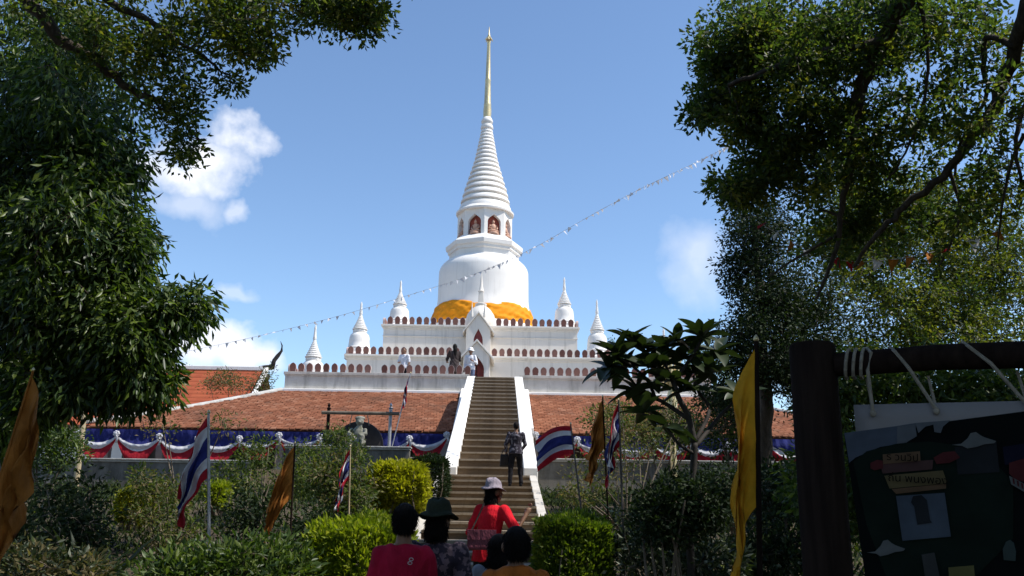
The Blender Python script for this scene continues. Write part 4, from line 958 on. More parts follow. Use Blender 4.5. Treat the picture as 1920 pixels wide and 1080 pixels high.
MB().tube([bq+Vector((-.07, 0, .11)), bq+Vector((-.03, 0, .22)), bq+Vector((.03, 0, .22)), bq+Vector((.07, 0, .11))], .010, 6).build('handle', M['bag_dark'], bag)
y_ = 36*K; q = at(883, 653, y_)
person('visitor in white shirt and white hat at the head of the stairs', Vector((q.x, y_, FLOOR1)), R(165), q.z-FLOOR1-.03, M['c_white'], M['c_denim'], dict(elL=(-.27, .05, 1.12), wrL=(-.15, .22, 1.20), turn=R(10)), sleeve=1.7, hair='short', hat=(M['hat_white'], 'bucket'), vox=.016)
y_ = 35.55*K; q = at(853, 645, y_)
person('dark clad visitor with long black hair by the terrace parapet', Vector((q.x, y_, FLOOR1)), R(20), q.z-FLOOR1, M['c_brown'], M['c_black'], dict(elL=(-.26, .10, 1.14), wrL=(-.20, .28, 1.08), elR=(.24, .10, 1.13), wrR=(.16, .28, 1.05)), sleeve=1.6, hair='long', vox=.016, longshirt=.25)
y_ = 35.75*K; q = at(759, 653, y_)
person('visitor in white shirt and dark trousers standing on the lower terrace', Vector((q.x, y_, FLOOR1)), R(150), q.z-FLOOR1, M['c_white'], M['c_black'], dict(elR=(.25, .06, 1.14), wrR=(.10, .22, 1.10)), sleeve=.9, hair='short', vox=.016)

# ------------------------------------------------------------------ notice banner on its timber frame
b0, b1 = at(1522, 645, 3.75), at(1935, 640, 3.36)
dirb = Vector((b1.x-b0.x, b1.y-b0.y, 0)).normalized(); LB = 2.55
nb = Vector((dirb.y, -dirb.x, 0))              # towards the viewer
if nb.dot(Vector((0, -1, 0))) < 0: nb = -nb
fr = thing('notice_frame', 'dark timber post and log crossbeam of the shaded notice frame', 'frame', (b0.x, b0.y, 0))
for d_, rr_ in ((0, .098), (LB, .098)):
    p = Vector((b0.x, b0.y, 0))+dirb*d_
    MB().tube([p+Vector((0, 0, -.2)), p+Vector((0, 0, 1.2)), p+Vector((0, 0, b0.z-.012)), p+Vector((0, 0, b0.z))], [rr_*1.03, rr_, rr_*.98, rr_*.90], 20).build('post', M['wood'], fr, auto=40)
bz = at(1573, 684, 3.70).z
mb = MB(); pts = [Vector((b0.x, b0.y, bz))+dirb*(.09+(LB-.2)*i/6)+Vector((0, 0, .008*math.sin(i*2))) for i in range(7)]; mb.tube(pts, [.050, .052, .054, .056, .055, .057, .054], 18)
mb.build('crossbeam', M['wood'], fr, auto=40)
o_ = Vector((b0.x, b0.y, 0)); tb = at(1575, 760, 3.70).z
def bpnt(s, z, out=0.0): return o_+dirb*s+nb*(out)+Vector((0, 0, z))
sb0, sb1, zb0 = .15, LB-.12, .55
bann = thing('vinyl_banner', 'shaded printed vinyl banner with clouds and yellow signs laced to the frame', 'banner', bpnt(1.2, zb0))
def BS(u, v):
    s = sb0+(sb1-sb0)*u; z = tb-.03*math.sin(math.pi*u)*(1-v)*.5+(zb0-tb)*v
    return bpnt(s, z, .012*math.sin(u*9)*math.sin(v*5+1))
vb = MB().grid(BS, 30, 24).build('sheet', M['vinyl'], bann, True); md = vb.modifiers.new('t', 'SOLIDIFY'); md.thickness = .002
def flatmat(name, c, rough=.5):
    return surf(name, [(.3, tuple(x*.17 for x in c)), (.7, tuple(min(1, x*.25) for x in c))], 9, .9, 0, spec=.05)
pc = {k: flatmat('print_'+k, tuple(.62*q_+.38*sum(v)/3 for q_ in v)) for k, v in dict(sky=(.26, .36, .55), pale=(.42, .48, .58), hill=(.03, .075, .05), dark=(.02, .028, .03), navy=(.03, .035, .12), cloud=(.50, .53, .53), orange=(.62, .30, .10), yellow=(.58, .40, .09),  # print colours mixed towards grey to imitate lens haze
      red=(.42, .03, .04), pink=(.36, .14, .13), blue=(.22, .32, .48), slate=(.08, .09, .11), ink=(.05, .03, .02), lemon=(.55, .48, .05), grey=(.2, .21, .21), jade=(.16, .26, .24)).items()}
from mathutils.geometry import intersect_line_plane
def bpix(px, py, out):
    """point of the banner plane seen at a photo pixel"""
    d = dirpx(px, py); q = intersect_line_plane(CP, CP+d*50, o_+nb*out, nb); return q
lay = [0]
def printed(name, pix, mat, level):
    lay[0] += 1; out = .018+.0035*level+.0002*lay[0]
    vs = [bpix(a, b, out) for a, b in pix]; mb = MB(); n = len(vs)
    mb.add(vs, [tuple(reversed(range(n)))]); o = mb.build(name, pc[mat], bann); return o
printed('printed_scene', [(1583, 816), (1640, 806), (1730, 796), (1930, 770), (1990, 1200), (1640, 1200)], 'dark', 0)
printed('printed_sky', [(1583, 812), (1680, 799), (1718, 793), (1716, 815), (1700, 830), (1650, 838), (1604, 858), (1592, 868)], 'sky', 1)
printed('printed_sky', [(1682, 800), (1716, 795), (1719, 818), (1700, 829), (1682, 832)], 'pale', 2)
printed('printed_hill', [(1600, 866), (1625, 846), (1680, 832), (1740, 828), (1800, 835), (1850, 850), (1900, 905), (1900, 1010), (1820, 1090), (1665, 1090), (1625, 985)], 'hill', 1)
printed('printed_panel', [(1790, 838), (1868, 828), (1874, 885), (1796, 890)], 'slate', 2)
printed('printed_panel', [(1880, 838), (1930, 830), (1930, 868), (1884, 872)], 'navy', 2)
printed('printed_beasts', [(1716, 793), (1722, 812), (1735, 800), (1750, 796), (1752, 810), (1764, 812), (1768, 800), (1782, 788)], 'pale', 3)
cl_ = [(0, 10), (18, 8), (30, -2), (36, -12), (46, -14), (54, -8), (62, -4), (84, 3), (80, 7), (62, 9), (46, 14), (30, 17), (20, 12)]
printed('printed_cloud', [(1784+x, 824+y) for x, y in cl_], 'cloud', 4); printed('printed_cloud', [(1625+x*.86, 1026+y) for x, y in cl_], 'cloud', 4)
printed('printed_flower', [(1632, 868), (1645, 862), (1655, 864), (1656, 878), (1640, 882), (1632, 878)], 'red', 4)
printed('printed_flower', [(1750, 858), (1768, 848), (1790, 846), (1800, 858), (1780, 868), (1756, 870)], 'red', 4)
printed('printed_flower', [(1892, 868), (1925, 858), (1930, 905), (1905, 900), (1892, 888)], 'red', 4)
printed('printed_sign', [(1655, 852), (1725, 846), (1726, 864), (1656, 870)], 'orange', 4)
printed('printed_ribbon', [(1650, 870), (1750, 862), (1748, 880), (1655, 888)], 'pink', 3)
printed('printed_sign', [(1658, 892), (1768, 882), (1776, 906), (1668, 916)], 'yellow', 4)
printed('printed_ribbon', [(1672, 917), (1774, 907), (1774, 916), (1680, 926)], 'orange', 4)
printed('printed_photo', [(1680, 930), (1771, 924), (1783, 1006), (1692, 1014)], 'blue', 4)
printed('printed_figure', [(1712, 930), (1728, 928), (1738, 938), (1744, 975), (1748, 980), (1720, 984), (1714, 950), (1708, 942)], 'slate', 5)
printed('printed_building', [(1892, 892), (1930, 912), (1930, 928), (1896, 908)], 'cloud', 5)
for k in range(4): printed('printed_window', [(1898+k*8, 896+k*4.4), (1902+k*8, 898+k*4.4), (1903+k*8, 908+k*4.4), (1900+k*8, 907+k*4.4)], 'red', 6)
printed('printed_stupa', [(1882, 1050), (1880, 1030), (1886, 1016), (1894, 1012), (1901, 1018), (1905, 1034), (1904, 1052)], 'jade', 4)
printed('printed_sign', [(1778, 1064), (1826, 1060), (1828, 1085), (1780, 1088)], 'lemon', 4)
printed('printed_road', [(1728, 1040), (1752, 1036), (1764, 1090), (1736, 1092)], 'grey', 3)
def textmesh(body, size):
    cu = bpy.data.curves.new('txt', 'FONT'); cu.body = body; cu.size = size; cu.extrude = .0006; cu.align_x = 'CENTER'; cu.align_y = 'CENTER'
    o = bpy.data.objects.new('txt', cu); C.objects.link(o); dg = bpy.context.evaluated_depsgraph_get(); dg.update()
    me = bpy.data.meshes.new_from_object(o.evaluated_get(dg)); bpy.data.objects.remove(o); bpy.data.curves.remove(cu); return me
for body, px, py, sz in (('ร วนวิป', 1692, 858, .040), ('ถิ่น พนงพอง', 1720, 899, .042)):
    me = textmesh(body, sz); me.materials.clear(); me.materials.append(pc['ink']); c = bpix(px, py, .052)
    xa = dirb if dirb.dot(Vector((1, 0, 0))) > 0 else -dirb
    tilt = Matrix.Rotation(R(-4), 3, nb)
    X = tilt @ xa; Z = tilt @ Vector((0, 0, 1)); mt = Matrix((X, Z, nb)).transposed().to_4x4(); mt.translation = c-wloc(bann)
    o = bpy.data.objects.new('printed_text', me); C.objects.link(o); o.parent = bann; o.matrix_local = mt
# lacing ropes
lace = thing('lacing_rope', 'pale hemp rope lacing the banner to the log crossbeam', 'rope', bpnt(.2, bz, .08))
for i, s0 in enumerate((.14, .17, .20)):
    pts = [bpnt(s0+.01*math.sin(a), bz+.062*math.sin(a), .062*math.cos(a)) for a in [k*math.pi/6 for k in range(13)]]; MB().tube(pts, .007, 6).build('coil', M['rope'], lace)
for s0, s1 in ((.22, .225), (.31, .46), (.58, .78), (.92, 1.10), (1.24, 1.42), (1.58, 1.74), (1.90, 2.05)):
    pts = [bpnt(s0-.03, bz-.02, -.06), bpnt(s0-.015, bz+.04, -.045), bpnt(s0, bz+.062, .0), bpnt(s0+.02, bz+.034, .052), bpnt(s0+(s1-s0)*.45, bz-.04, .062), bpnt(s1, tb-.035, .028)]
    MB().tube(pts, .0075, 6).build('turn', M['rope'], lace); c = bpnt(s1, tb-.04, .026)
    k_ = MB(); ellip(k_, tuple(c), (.014, .012, .016), 8, 5); k_.build('knot', M['rope'], lace, True)
    MB().tube([bpnt(s1, tb-.03, -.01), bpnt(s1-.02, bz-.06, -.05)], .006, 5).build('back_turn', M['rope'], lace)

# ------------------------------------------------------------------ foliage tools
def sample_px(ells, dens=1.0, seed=0, gap=.0, gscale=1.3):
    """clump centres from ellipsoids given as (px,py,Y, rx px, ry px, rY m, n)"""
    r = np.random.default_rng(seed); out = []
    for px, py, Y, rx, ry, rY, n in ells:
        n = int(n*dens); k = 0
        while k < n:
            q = r.normal(size=3); q /= np.linalg.norm(q); q *= r.random()**(1/2.2)
            p = at(px+q[0]*rx, py+q[1]*ry, Y+q[2]*rY)
            if gap:
                g_ = math.sin(p.x*gscale*1.7+seed)*math.sin(p.y*gscale*1.3+1.1)*math.sin(p.z*gscale*1.9+.6*seed)+.5*math.sin(p.x*gscale*3.9+p.z*3.1*gscale)*math.sin(p.z*gscale*4.4+p.y*2*gscale)
                if g_ < gap-.6 and r.random() < .9: k += .25; continue
            out.append((p.x, p.y, p.z)); k += 1
    return np.array(out)
def sample_w(ells, seed=0):
    """same, world ellipsoids (c, r, n)"""
    r = np.random.default_rng(seed); out = []
    for c, rad, n in ells:
        q = r.normal(size=(n, 3)); q /= np.linalg.norm(q, axis=1, keepdims=True); q *= r.random((n, 1))**(1/2.4); out.append(np.array(c)+q*np.array(rad))
    return np.concatenate(out)
def clump_leaves(Cn, per, spread, droop, seed, flat=.7):
    """per leaves round each clump centre -> roots, directions"""
    r = np.random.default_rng(seed); n = len(Cn); q = r.normal(size=(n, per, 3)); q[..., 2] *= flat
    q = q/np.linalg.norm(q, axis=2, keepdims=True); rad = r.random((n, per, 1))**.5*spread
    P = Cn[:, None, :]+q*rad; D = q*.9+r.normal(size=q.shape)*.45; D[..., 2] -= droop
    return P.reshape(-1, 3), D.reshape(-1, 3)
def smooth_path(pts, k=4):
    P = [Vector(p) for p in pts]; out = []
    for i in range(len(P)-1):
        p0, p1, p2, p3 = P[max(0, i-1)], P[i], P[i+1], P[min(len(P)-1, i+2)]
        for j in range(k):
            t = j/k; out.append(.5*((2*p1)+(p2-p0)*t+(2*p0-5*p1+4*p2-p3)*t*t+(3*p1-p0-3*p2+p3)*t**3))
    out.append(P[-1]); return out
def branches(mb, limbs, Cn, hubs, seed, r_hub=.035, r_tw=.010, wob=.25):
    """limbs: list of (points, r0, r1). Secondary boughs to hub points, twigs to clumps"""
    r = random.Random(seed); sk = []
    for pts, r0, r1 in limbs:
        sp = smooth_path(pts, 5); n = len(sp)
        sp = [p+Vector((r.uniform(-1, 1), r.uniform(-1, 1), r.uniform(-1, 1)))*r0*.25 if 0 < i < n-1 else p for i, p in enumerate(sp)]
        mb.tube(sp, [r0+(r1-r0)*(i/(n-1))**.8 for i in range(n)], 9); sk += [(p, r0+(r1-r0)*i/(n-1)) for i, p in enumerate(sp)][2:]
    SK = np.array([tuple(p) for p, _ in sk])
    if len(Cn) == 0: return
    idx = r.sample(range(len(Cn)), min(hubs, len(Cn))); H = Cn[idx]; order = np.argsort(np.min(np.linalg.norm(H[:, None]-SK[None], axis=2), axis=1)); nodes = SK.copy(); nr = [x for _, x in sk]
    HP = []
    for i in order:
        h = Vector(H[i]); dd = np.linalg.norm(nodes-H[i], axis=1); j = int(np.argmin(dd+.15*np.maximum(0, nodes[:, 2]-H[i][2]))); a = Vector(nodes[j]); ln = (h-a).length
        if ln < .05: continue
        m1 = a.lerp(h, .35)+Vector((r.uniform(-1, 1), r.uniform(-1, 1), r.uniform(0, 1)))*ln*wob*.5; m2 = a.lerp(h, .7)+Vector((r.uniform(-1, 1), r.uniform(-1, 1), r.uniform(-.3, .8)))*ln*wob*.4
        ra = min(nr[j]*.6, r_hub*(.6+.25*ln)); sp = smooth_path([a, m1, m2, h], 3); n = len(sp); mb.tube(sp, [max(r_tw, ra*(1-.75*q/(n-1))) for q in range(n)], 5)
        add = np.array([tuple(p) for p in sp[2:]]); nodes = np.concatenate([nodes, add]); nr += [max(r_tw, ra*.5)]*len(add)
    for c in Cn:
        j = int(np.argmin(np.linalg.norm(nodes-c, axis=1))); a = Vector(nodes[j]); h = Vector(c); ln = (h-a).length
        if ln < .04 or ln > 2.2: continue
        mid = a.lerp(h, .5)+Vector((r.uniform(-1, 1), r.uniform(-1, 1), r.uniform(-.2, .8)))*ln*.15
        mb.tube([a, mid, h], [r_tw, r_tw*.8, r_tw*.5], 3)
def tree(name, label, base, limbs, Cn, per, spread, ln, wd, mat, droop=.3, seed=1, hubs=60, r_hub=.04, r_tw=.009, flat=.7, bark='bark', mats2=None, frac2=0.0, crown='crown', cat='tree', group=None):
    t = thing(name, label, cat, base, group); mb = MB(); branches(mb, limbs, Cn, hubs, seed, r_hub, r_tw); mb.build('trunk', M[bark], t, True)
    P, D = clump_leaves(Cn, per, spread, droop, seed, flat); n = len(P); r = np.random.default_rng(seed+5)
    sl = None; mats = [mat]
    if mats2 is not None: mats = [mat, mats2]; sl = np.repeat((r.random(len(Cn)) < frac2).astype(int), per)
    me = leaf_mesh('crown', P, D, ln*r.uniform(.65, 1.2, n), wd*r.uniform(.7, 1.2, n), mats, .15, .2, tuple(wloc(t)), sl)
    o = bpy.data.objects.new(crown, me); C.objects.link(o); o.parent = t
    return t

# ------------------------------------------------------------------ big leafy tree at left
ells = [(100, 180, 15.5, 165, 190, 2.4, 330), (100, 420, 15, 170, 170, 2.2, 420), (40, 600, 15, 150, 140, 2.0, 290), (180, 600, 14.6, 105, 100, 1.5, 250), (245, 660, 14.4, 50, 60, 1.0, 110),
        (340, 582, 14.4, 40, 30, .6, 40), (285, 600, 14.4, 50, 50, .7, 60), (230, 480, 14.8, 50, 70, 1.0, 100), (180, 290, 15.2, 80, 90, 1.4, 150), (-160, 300, 15.5, 200, 330, 2.6, 240), (110, 728, 14.3, 75, 42, .9, 80), (0, 770, 14.6, 100, 75, 1.2, 90), (270, 715, 14.4, 40, 34, .6, 44), (200, 715, 14.4, 60, 40, .7, 60)]
CL = sample_px(ells, .92, 3, .38, 1.15)
lb = Vector((-10.5, 15.2, gz(0, 15.2)-.1))
q = lambda a, b, Y: at(a, b, Y)
tree('leafy_tree', 'large dark leafy tree with drooping foliage filling the left side', lb,
     [([lb, lb+Vector((.2, 0, 2)), lb+Vector((.1, .1, 4.5)), lb+Vector((.4, 0, 7)), lb+Vector((.5, 0, 10))], .36, .09),
      ([lb+Vector((.15, 0, 3.2)), q(60, 560, 15), q(160, 480, 14.8), q(240, 420, 14.8)], .15, .04), ([lb+Vector((.1, .1, 4.2)), q(80, 380, 15), q(180, 260, 15)], .15, .04),
      ([lb+Vector((.15, 0, 2.4)), q(110, 700, 14.6), q(220, 650, 14.5), q(330, 590, 14.4)], .12, .03), ([lb+Vector((0, 0, 5)), q(-160, 200, 15.5), q(-260, 60, 15.5)], .14, .04)],
     CL, 44, .42, .20, .060, L['mango'], .95, 3, 90, .035, .008, 1.0, mats2=L['mango2'], frac2=.5)

# ------------------------------------------------------------------ tree whose boughs reach in at the top left
ells = [(560, 12, 10.2, 190, 45, 1.0, 120), (640, 8, 10.0, 95, 55, .8, 80), (690, 40, 9.9, 30, 45, .35, 26), (420, 60, 10.3, 130, 60, 1.0, 100), (470, 95, 10.1, 50, 30, .5, 26), (300, 120, 10.6, 110, 90, .8, 95), (340, 215, 10.7, 50, 55, .5, 30),
        (345, 285, 10.8, 35, 35, .4, 22), (180, 60, 10.6, 150, 80, 1.0, 80), (430, 150, 10.4, 25, 18, .3, 10), (500, -60, 9.6, 420, 70, 1.6, 170), (100, -90, 9.5, 400, 100, 2, 160)]
C2 = sample_px(ells, .68, 11, .38, 2.0)
over = sample_w([((-5.5, 6.0, 9.6), (4.2, 3.6, 1.5), 260), ((-9, 4, 9.5), (4, 4, 2), 150), ((-6, -3, 8.8), (6, 5, 2.2), 300)], 12)
high = sample_w([((-3.4, 14.4, 13.6), (2.8, 2.2, 1.2), 120), ((-6.5, 11.5, 12.6), (2.6, 2.6, 1.4), 80)], 13)  # unseen clumps added above the view to shade the left tree
C2 = np.concatenate([C2, over]); tb2 = Vector((-9.2, 8.2, -.1))
tree('spreading_tree', 'fine leaved tree whose long bough hangs across the top left sky', tb2,
     [([tb2, tb2+Vector((.2, 0, 2.5)), tb2+Vector((.6, .2, 5.2)), tb2+Vector((1.6, .5, 7.5)), tb2+Vector((3.5, 0, 9.5))], .38, .09),
      ([tb2+Vector((.5, .2, 4.6)), at(-60, -60, 10.2), at(60, 15, 10.4), at(130, 85, 10.5), at(180, 112, 10.6), at(240, 165, 10.7), at(300, 190, 10.7), at(350, 235, 10.8), at(372, 270, 10.8)], .13, .015),
      ([tb2+Vector((1.0, .4, 6.2)), at(120, -60, 10.2), at(200, 0, 10.2), at(280, 40, 10.2), at(340, 80, 10.3), at(430, 140, 10.4)], .09, .012), ([tb2+Vector((1.6, .5, 7.3)), at(300, -90, 10), at(460, -40, 10), at(600, -5, 10), at(690, 30, 9.9)], .09, .012),
      ([tb2+Vector((.3, 0, 3.5)), tb2+Vector((.5, -3, 6.5)), tb2+Vector((2.5, -7, 8.5)), tb2+Vector((5, -11, 9))], .18, .04)],
     C2, 34, .20, .095, .044, L['rain'], .1, 11, 110, .03, .006, .55, mats2=L['rain_y'], frac2=.36)

P, D = clump_leaves(high, 30, .62, .1, 78, .5); rt = bpy.data.objects['spreading_tree']
o = bpy.data.objects.new('crown', leaf_mesh('crown', P, D, .24*rng.uniform(.7, 1.2, len(P)), .12*rng.uniform(.7, 1.2, len(P)), L['rain'], .15, .2, tuple(wloc(rt)))); C.objects.link(o); o.parent = rt
mb = MB(); branches(mb, [([tb2+Vector((1.6, .5, 7.4)), (-6.4, 10.5, 11), (-4.6, 12.6, 12.8), (-2.4, 14.4, 13.6)], .16, .04)], high, 30, 14, .05, .015); mb.build('added_shade_bough', M['bark'], rt, True)
# ------------------------------------------------------------------ great rain tree at right, its crown spreading over the visitors
ells = [(1400, 70, 12.0, 95, 95, 1.0, 140), (1370, 190, 12.2, 75, 85, .9, 85), (1320, 210, 12.0, 36, 26, .35, 16), (1480, 150, 12, 110, 140, 1.4, 190), (1600, 60, 11.5, 140, 90, 1.6, 170), (1750, 40, 11, 150, 90, 1.6, 120),
        (1560, 290, 12.2, 130, 120, 1.4, 170), (1700, 230, 11.8, 120, 110, 1.4, 110), (1850, 200, 11, 90, 150, 1.5, 90), (1390, 345, 12.4, 65, 55, .8, 64), (1440, 300, 12.4, 60, 70, .8, 60), (1395, 255, 12.2, 40, 40, .5, 26),
        (1660, 380, 12.5, 140, 80, 1.2, 90), (1840, 380, 11.6, 110, 100, 1.3, 80), (1560, 440, 12.6, 90, 60, 1.0, 50), (2060, 150, 10.5, 150, 260, 2, 160), (1640, -120, 10.5, 420, 110, 2, 90), (1292, 72, 12, 14, 12, .2, 3), (1342, 120, 12, 30, 50, .4, 22)]
ells = [(a, b, Y+(.9 if Y > 10.6 else 0), c, d_, e_*1.15, n_) for a, b, Y, c, d_, e_, n_ in ells]
ells = [(a, b, Y, c, d_, e_, n_*(.62 if a > 1600 else 1)) for a, b, Y, c, d_, e_, n_ in ells]
C3 = sample_px(ells, .60, 21, .40, 1.5)
over = sample_w([((2.6, 10.4, 11.8), (2.0, 1.5, .8), 70), ((0, 10.8, 12.4), (2.2, 1.1, .8), 50), ((4.5, 2.8, 10.0), (5.5, 3.8, 1.7), 560), ((6, -2, 9.2), (7.5, 5.5, 2.2), 700), ((-.5, -4, 9.4), (5.0, 4.5, 1.6), 420), ((11, 4, 9), (5, 6, 2.6), 500), ((11.5, 10.5, 8.0), (3.5, 4, 2.5), 300), ((1.5, 3.0, 9.2), (3.2, 2.6, 1.0), 220)], 22)  # unseen crown clumps added to shade the foreground and left garden
tb3 = Vector((8.2, 4.6, -.1)); fork = tb3+Vector((-.2, .3, 4.6))
tree('rain_tree', 'great spreading rain tree with dark limbs overhanging the right side', tb3,
     [([tb3, tb3+Vector((.05, 0, 1.5)), tb3+Vector((-.1, .1, 3.2)), fork, tb3+Vector((.4, .2, 7)), tb3+Vector((1.5, .2, 9.5))], .55, .12),
      ([fork, at(1830, -160, 10.2), at(1705, -20, 11), at(1660, 70, 11.6), at(1618, 150, 12), at(1600, 220, 12.1), at(1598, 265, 12.2)], .20, .075), ([at(1600, 260, 12.2), at(1594, 320, 12.3), at(1580, 380, 12.4), at(1572, 450, 12.5), at(1548, 520, 12.6), at(1530, 560, 12.7)], .07, .02),
      ([at(1655, 80, 11.6), at(1560, 95, 11.8), at(1490, 110, 11.9), at(1420, 142, 12), at(1365, 160, 12.1)], .09, .03), ([at(1572, 440, 12.5), at(1500, 480, 12.6), at(1440, 520, 12.7)], .03, .012),
      ([fork+Vector((0, .2, -.5)), at(2020, -60, 9.8), at(1915, 60, 10.8), at(1885, 150, 11.2), at(1838, 240, 11.5), at(1780, 315, 11.8), at(1700, 385, 12.1), at(1645, 440, 12.3), at(1600, 500, 12.5)], .14, .025),
      ([at(1905, 90, 10.9), at(1850, 70, 11.2), at(1845, 130, 11.4), at(1850, 180, 11.5), at(1800, 270, 11.9), at(1790, 330, 12)], .05, .018), ([at(1780, 315, 11.8), at(1800, 390, 12), at(1790, 440, 12), at(1760, 500, 12.2)], .03, .012),
      ([at(1720, -10, 11), at(1735, 60, 11.2), at(1740, 130, 11.4), at(1725, 220, 11.6), at(1690, 300, 11.8), at(1660, 340, 12)], .035, .012), ([at(1920, 250, 11), at(1898, 300, 11.2), at(1880, 380, 11.4), at(1870, 470, 11.6)], .03, .012), ([at(2000, 60, 10), at(1930, 180, 11), at(1905, 260, 11.1), at(1915, 340, 11.2)], .06, .02),
      ([fork, tb3+Vector((-2.5, -.5, 7)), tb3+Vector((-5.5, -1.5, 8.8)), tb3+Vector((-8.5, -3.5, 9.6))], .24, .06), ([fork, tb3+Vector((-.5, -4, 7)), tb3+Vector((-1, -8, 9))], .22, .06), ([fork, tb3+Vector((2, 3, 7)), tb3+Vector((3, 6, 8.6))], .22, .06), ([fork, tb3+Vector((3, -1, 7)), tb3+Vector((5.5, -2, 9))], .2, .06)],
     C3, 64, .25, .11, .056, L['rain'], .12, 21, 150, .035, .007, .6, mats2=L['rain_y'], frac2=.16)

P, D = clump_leaves(over, 30, .62, .1, 77, .5); rt = bpy.data.objects['rain_tree']
o = bpy.data.objects.new('crown', leaf_mesh('crown', P, D, .26*rng.uniform(.7, 1.2, len(P)), .13*rng.uniform(.7, 1.2, len(P)), L['rain'], .15, .2, tuple(wloc(rt)))); C.objects.link(o); o.parent = rt
# unseen trees added round and behind the viewpoint to darken the foreground
for lab, x, y, h_, rr_ in (('added shade tree behind the visitors, left of the path', -13, -9, 9, 5.5), ('added shade tree behind the notice banner side', 9, -13, 10, 6),
                           ('added shade tree beyond the notice frame', 17, -3, 9, 5.5), ('added shade tree at the far right of the garden', 19, 9, 8.5, 5), ('added shade tree left of the path near the tall trees', -16, 3, 9, 5)):
    bb = Vector((x, y, -.1)); cc = sample_w([((x, y, h_*.62), (rr_, rr_, h_*.52), 420)], int(abs(x*7+y)))
    cc = cc[cc[:, 2] > .8]; tree('added_shade_tree', lab, bb, [([bb, bb+Vector((.1, 0, h_*.35)), bb+Vector((0, .2, h_*.8))], .35, .08)], cc, 34, .8, .36, .17, L['rain'], .1, int(abs(x*3+y)), 30, .06, .02, .6, group='unseen trees added for shade')
# ------------------------------------------------------------------ trees farther back on the right and behind the temple
ells = [(1420, 430, 21, 66, 75, 1.0, 120), (1440, 540, 21, 75, 80, 1.2, 150), (1455, 640, 20.5, 90, 90, 1.3, 190), (1380, 660, 20.6, 40, 70, .8, 50), (1375, 500, 21, 26, 40, .5, 24), (1490, 715, 20.5, 70, 60, 1.2, 80), (1350, 740, 20.5, 40, 30, .6, 24), (1520, 600, 21.5, 80, 120, 1.4, 120)]
C4 = sample_px(ells, 1.0, 31); b4 = at(1428, 900, 21.2); b4.z = gz(0, 21.2)
tree('evergreen_tree', 'dense dark evergreen tree standing just right of the open sky', b4,
     [([b4, at(1432, 800, 21.2), at(1430, 640, 21.2), at(1420, 520, 21.1), at(1412, 420, 21)], .24, .05), ([at(1430, 700, 21.2), at(1470, 640, 21), at(1510, 580, 21.3)], .08, .03), ([at(1426, 600, 21.2), at(1390, 540, 21), at(1372, 490, 21)], .06, .02)],
     C4, 46, .34, .105, .050, L['dark'], .2, 31, 50, .03, .008)
ells = [(1640, 370, 24, 120, 70, 1.6, 150), (1780, 430, 23.5, 130, 110, 1.8, 260), (1600, 470, 24, 130, 80, 1.6, 190), (1860, 520, 23, 100, 90, 1.6, 130), (1700, 560, 23, 190, 90, 2.0, 260), (1640, 660, 22.5, 150, 60, 1.4, 120), (1830, 640, 22, 150, 80, 1.6, 160), (1990, 480, 23, 130, 200, 2.5, 160)]
C5 = sample_px(ells, 1.0, 41); b5 = at(1730, 900, 23.5); b5.z = gz(0, 23.5)
tree('sunlit_tree', 'yellowish sunlit tree seen beneath the rain tree limbs', b5,
     [([b5, at(1726, 780, 23.5), at(1740, 640, 23.5), at(1760, 520, 23.5), at(1770, 420, 23.5)], .26, .05), ([at(1738, 660, 23.5), at(1660, 560, 23.6), at(1600, 450, 24)], .1, .03), ([at(1738, 640, 23.5), at(1840, 560, 23), at(1900, 480, 23)], .1, .03)],
     C5, 44, .36, .12, .055, L['green'], .25, 41, 60, .03, .008, mats2=L['rain_y'], frac2=.72)
ells = [(1700, 720, 13.5, 170, 70, 1.0, 120), (1850, 760, 13, 130, 90, 1.0, 120), (1580, 760, 13.5, 70, 90, .8, 80), (1960, 800, 12.5, 120, 130, 1.0, 100), (1600, 900, 12.5, 130, 110, 1.0, 140), (1800, 900, 12, 160, 110, 1.0, 150)]
C6 = sample_px(ells, 1.0, 51); b6 = at(1740, 1010, 13); b6.z = gz(0, 13)
tree('large_shrub', 'tall glossy shrub glimpsed between the crossbeam and the banner', b6,
     [([b6, at(1720, 880, 13), at(1680, 760, 13.4)], .07, .02), ([b6, at(1790, 880, 12.8), at(1860, 740, 13)], .07, .02), ([b6, at(1640, 920, 13), at(1580, 780, 13.4)], .06, .02)],
     C6, 34, .30, .14, .050, L['green'], .3, 51, 30, .02, .007, cat='shrub')
for lab, px, py, Y, rx, ry, n in (('green tree top showing behind the right middle corner pagoda', 1146, 668, 66, 22, 30, 90), ('distant tree behind the right end of the lower terrace', 1320, 700, 70, 60, 60, 130), ('distant tree beside the orange hall roof', 300, 720, 75, 90, 60, 160)):
    cc = sample_px([(px, py, Y, rx, ry, 1.6, n)], 1.0, int(px)); bb = at(px, py, Y); bb.z = 2.9
    tree('background_tree', lab, bb, [([bb, bb.lerp(at(px, py, Y), .6), at(px, py, Y)], .25, .08)], cc, 40, .5, .22, .10, L['green'], .2, int(px), 14, .05, .02, group='trees behind the temple')

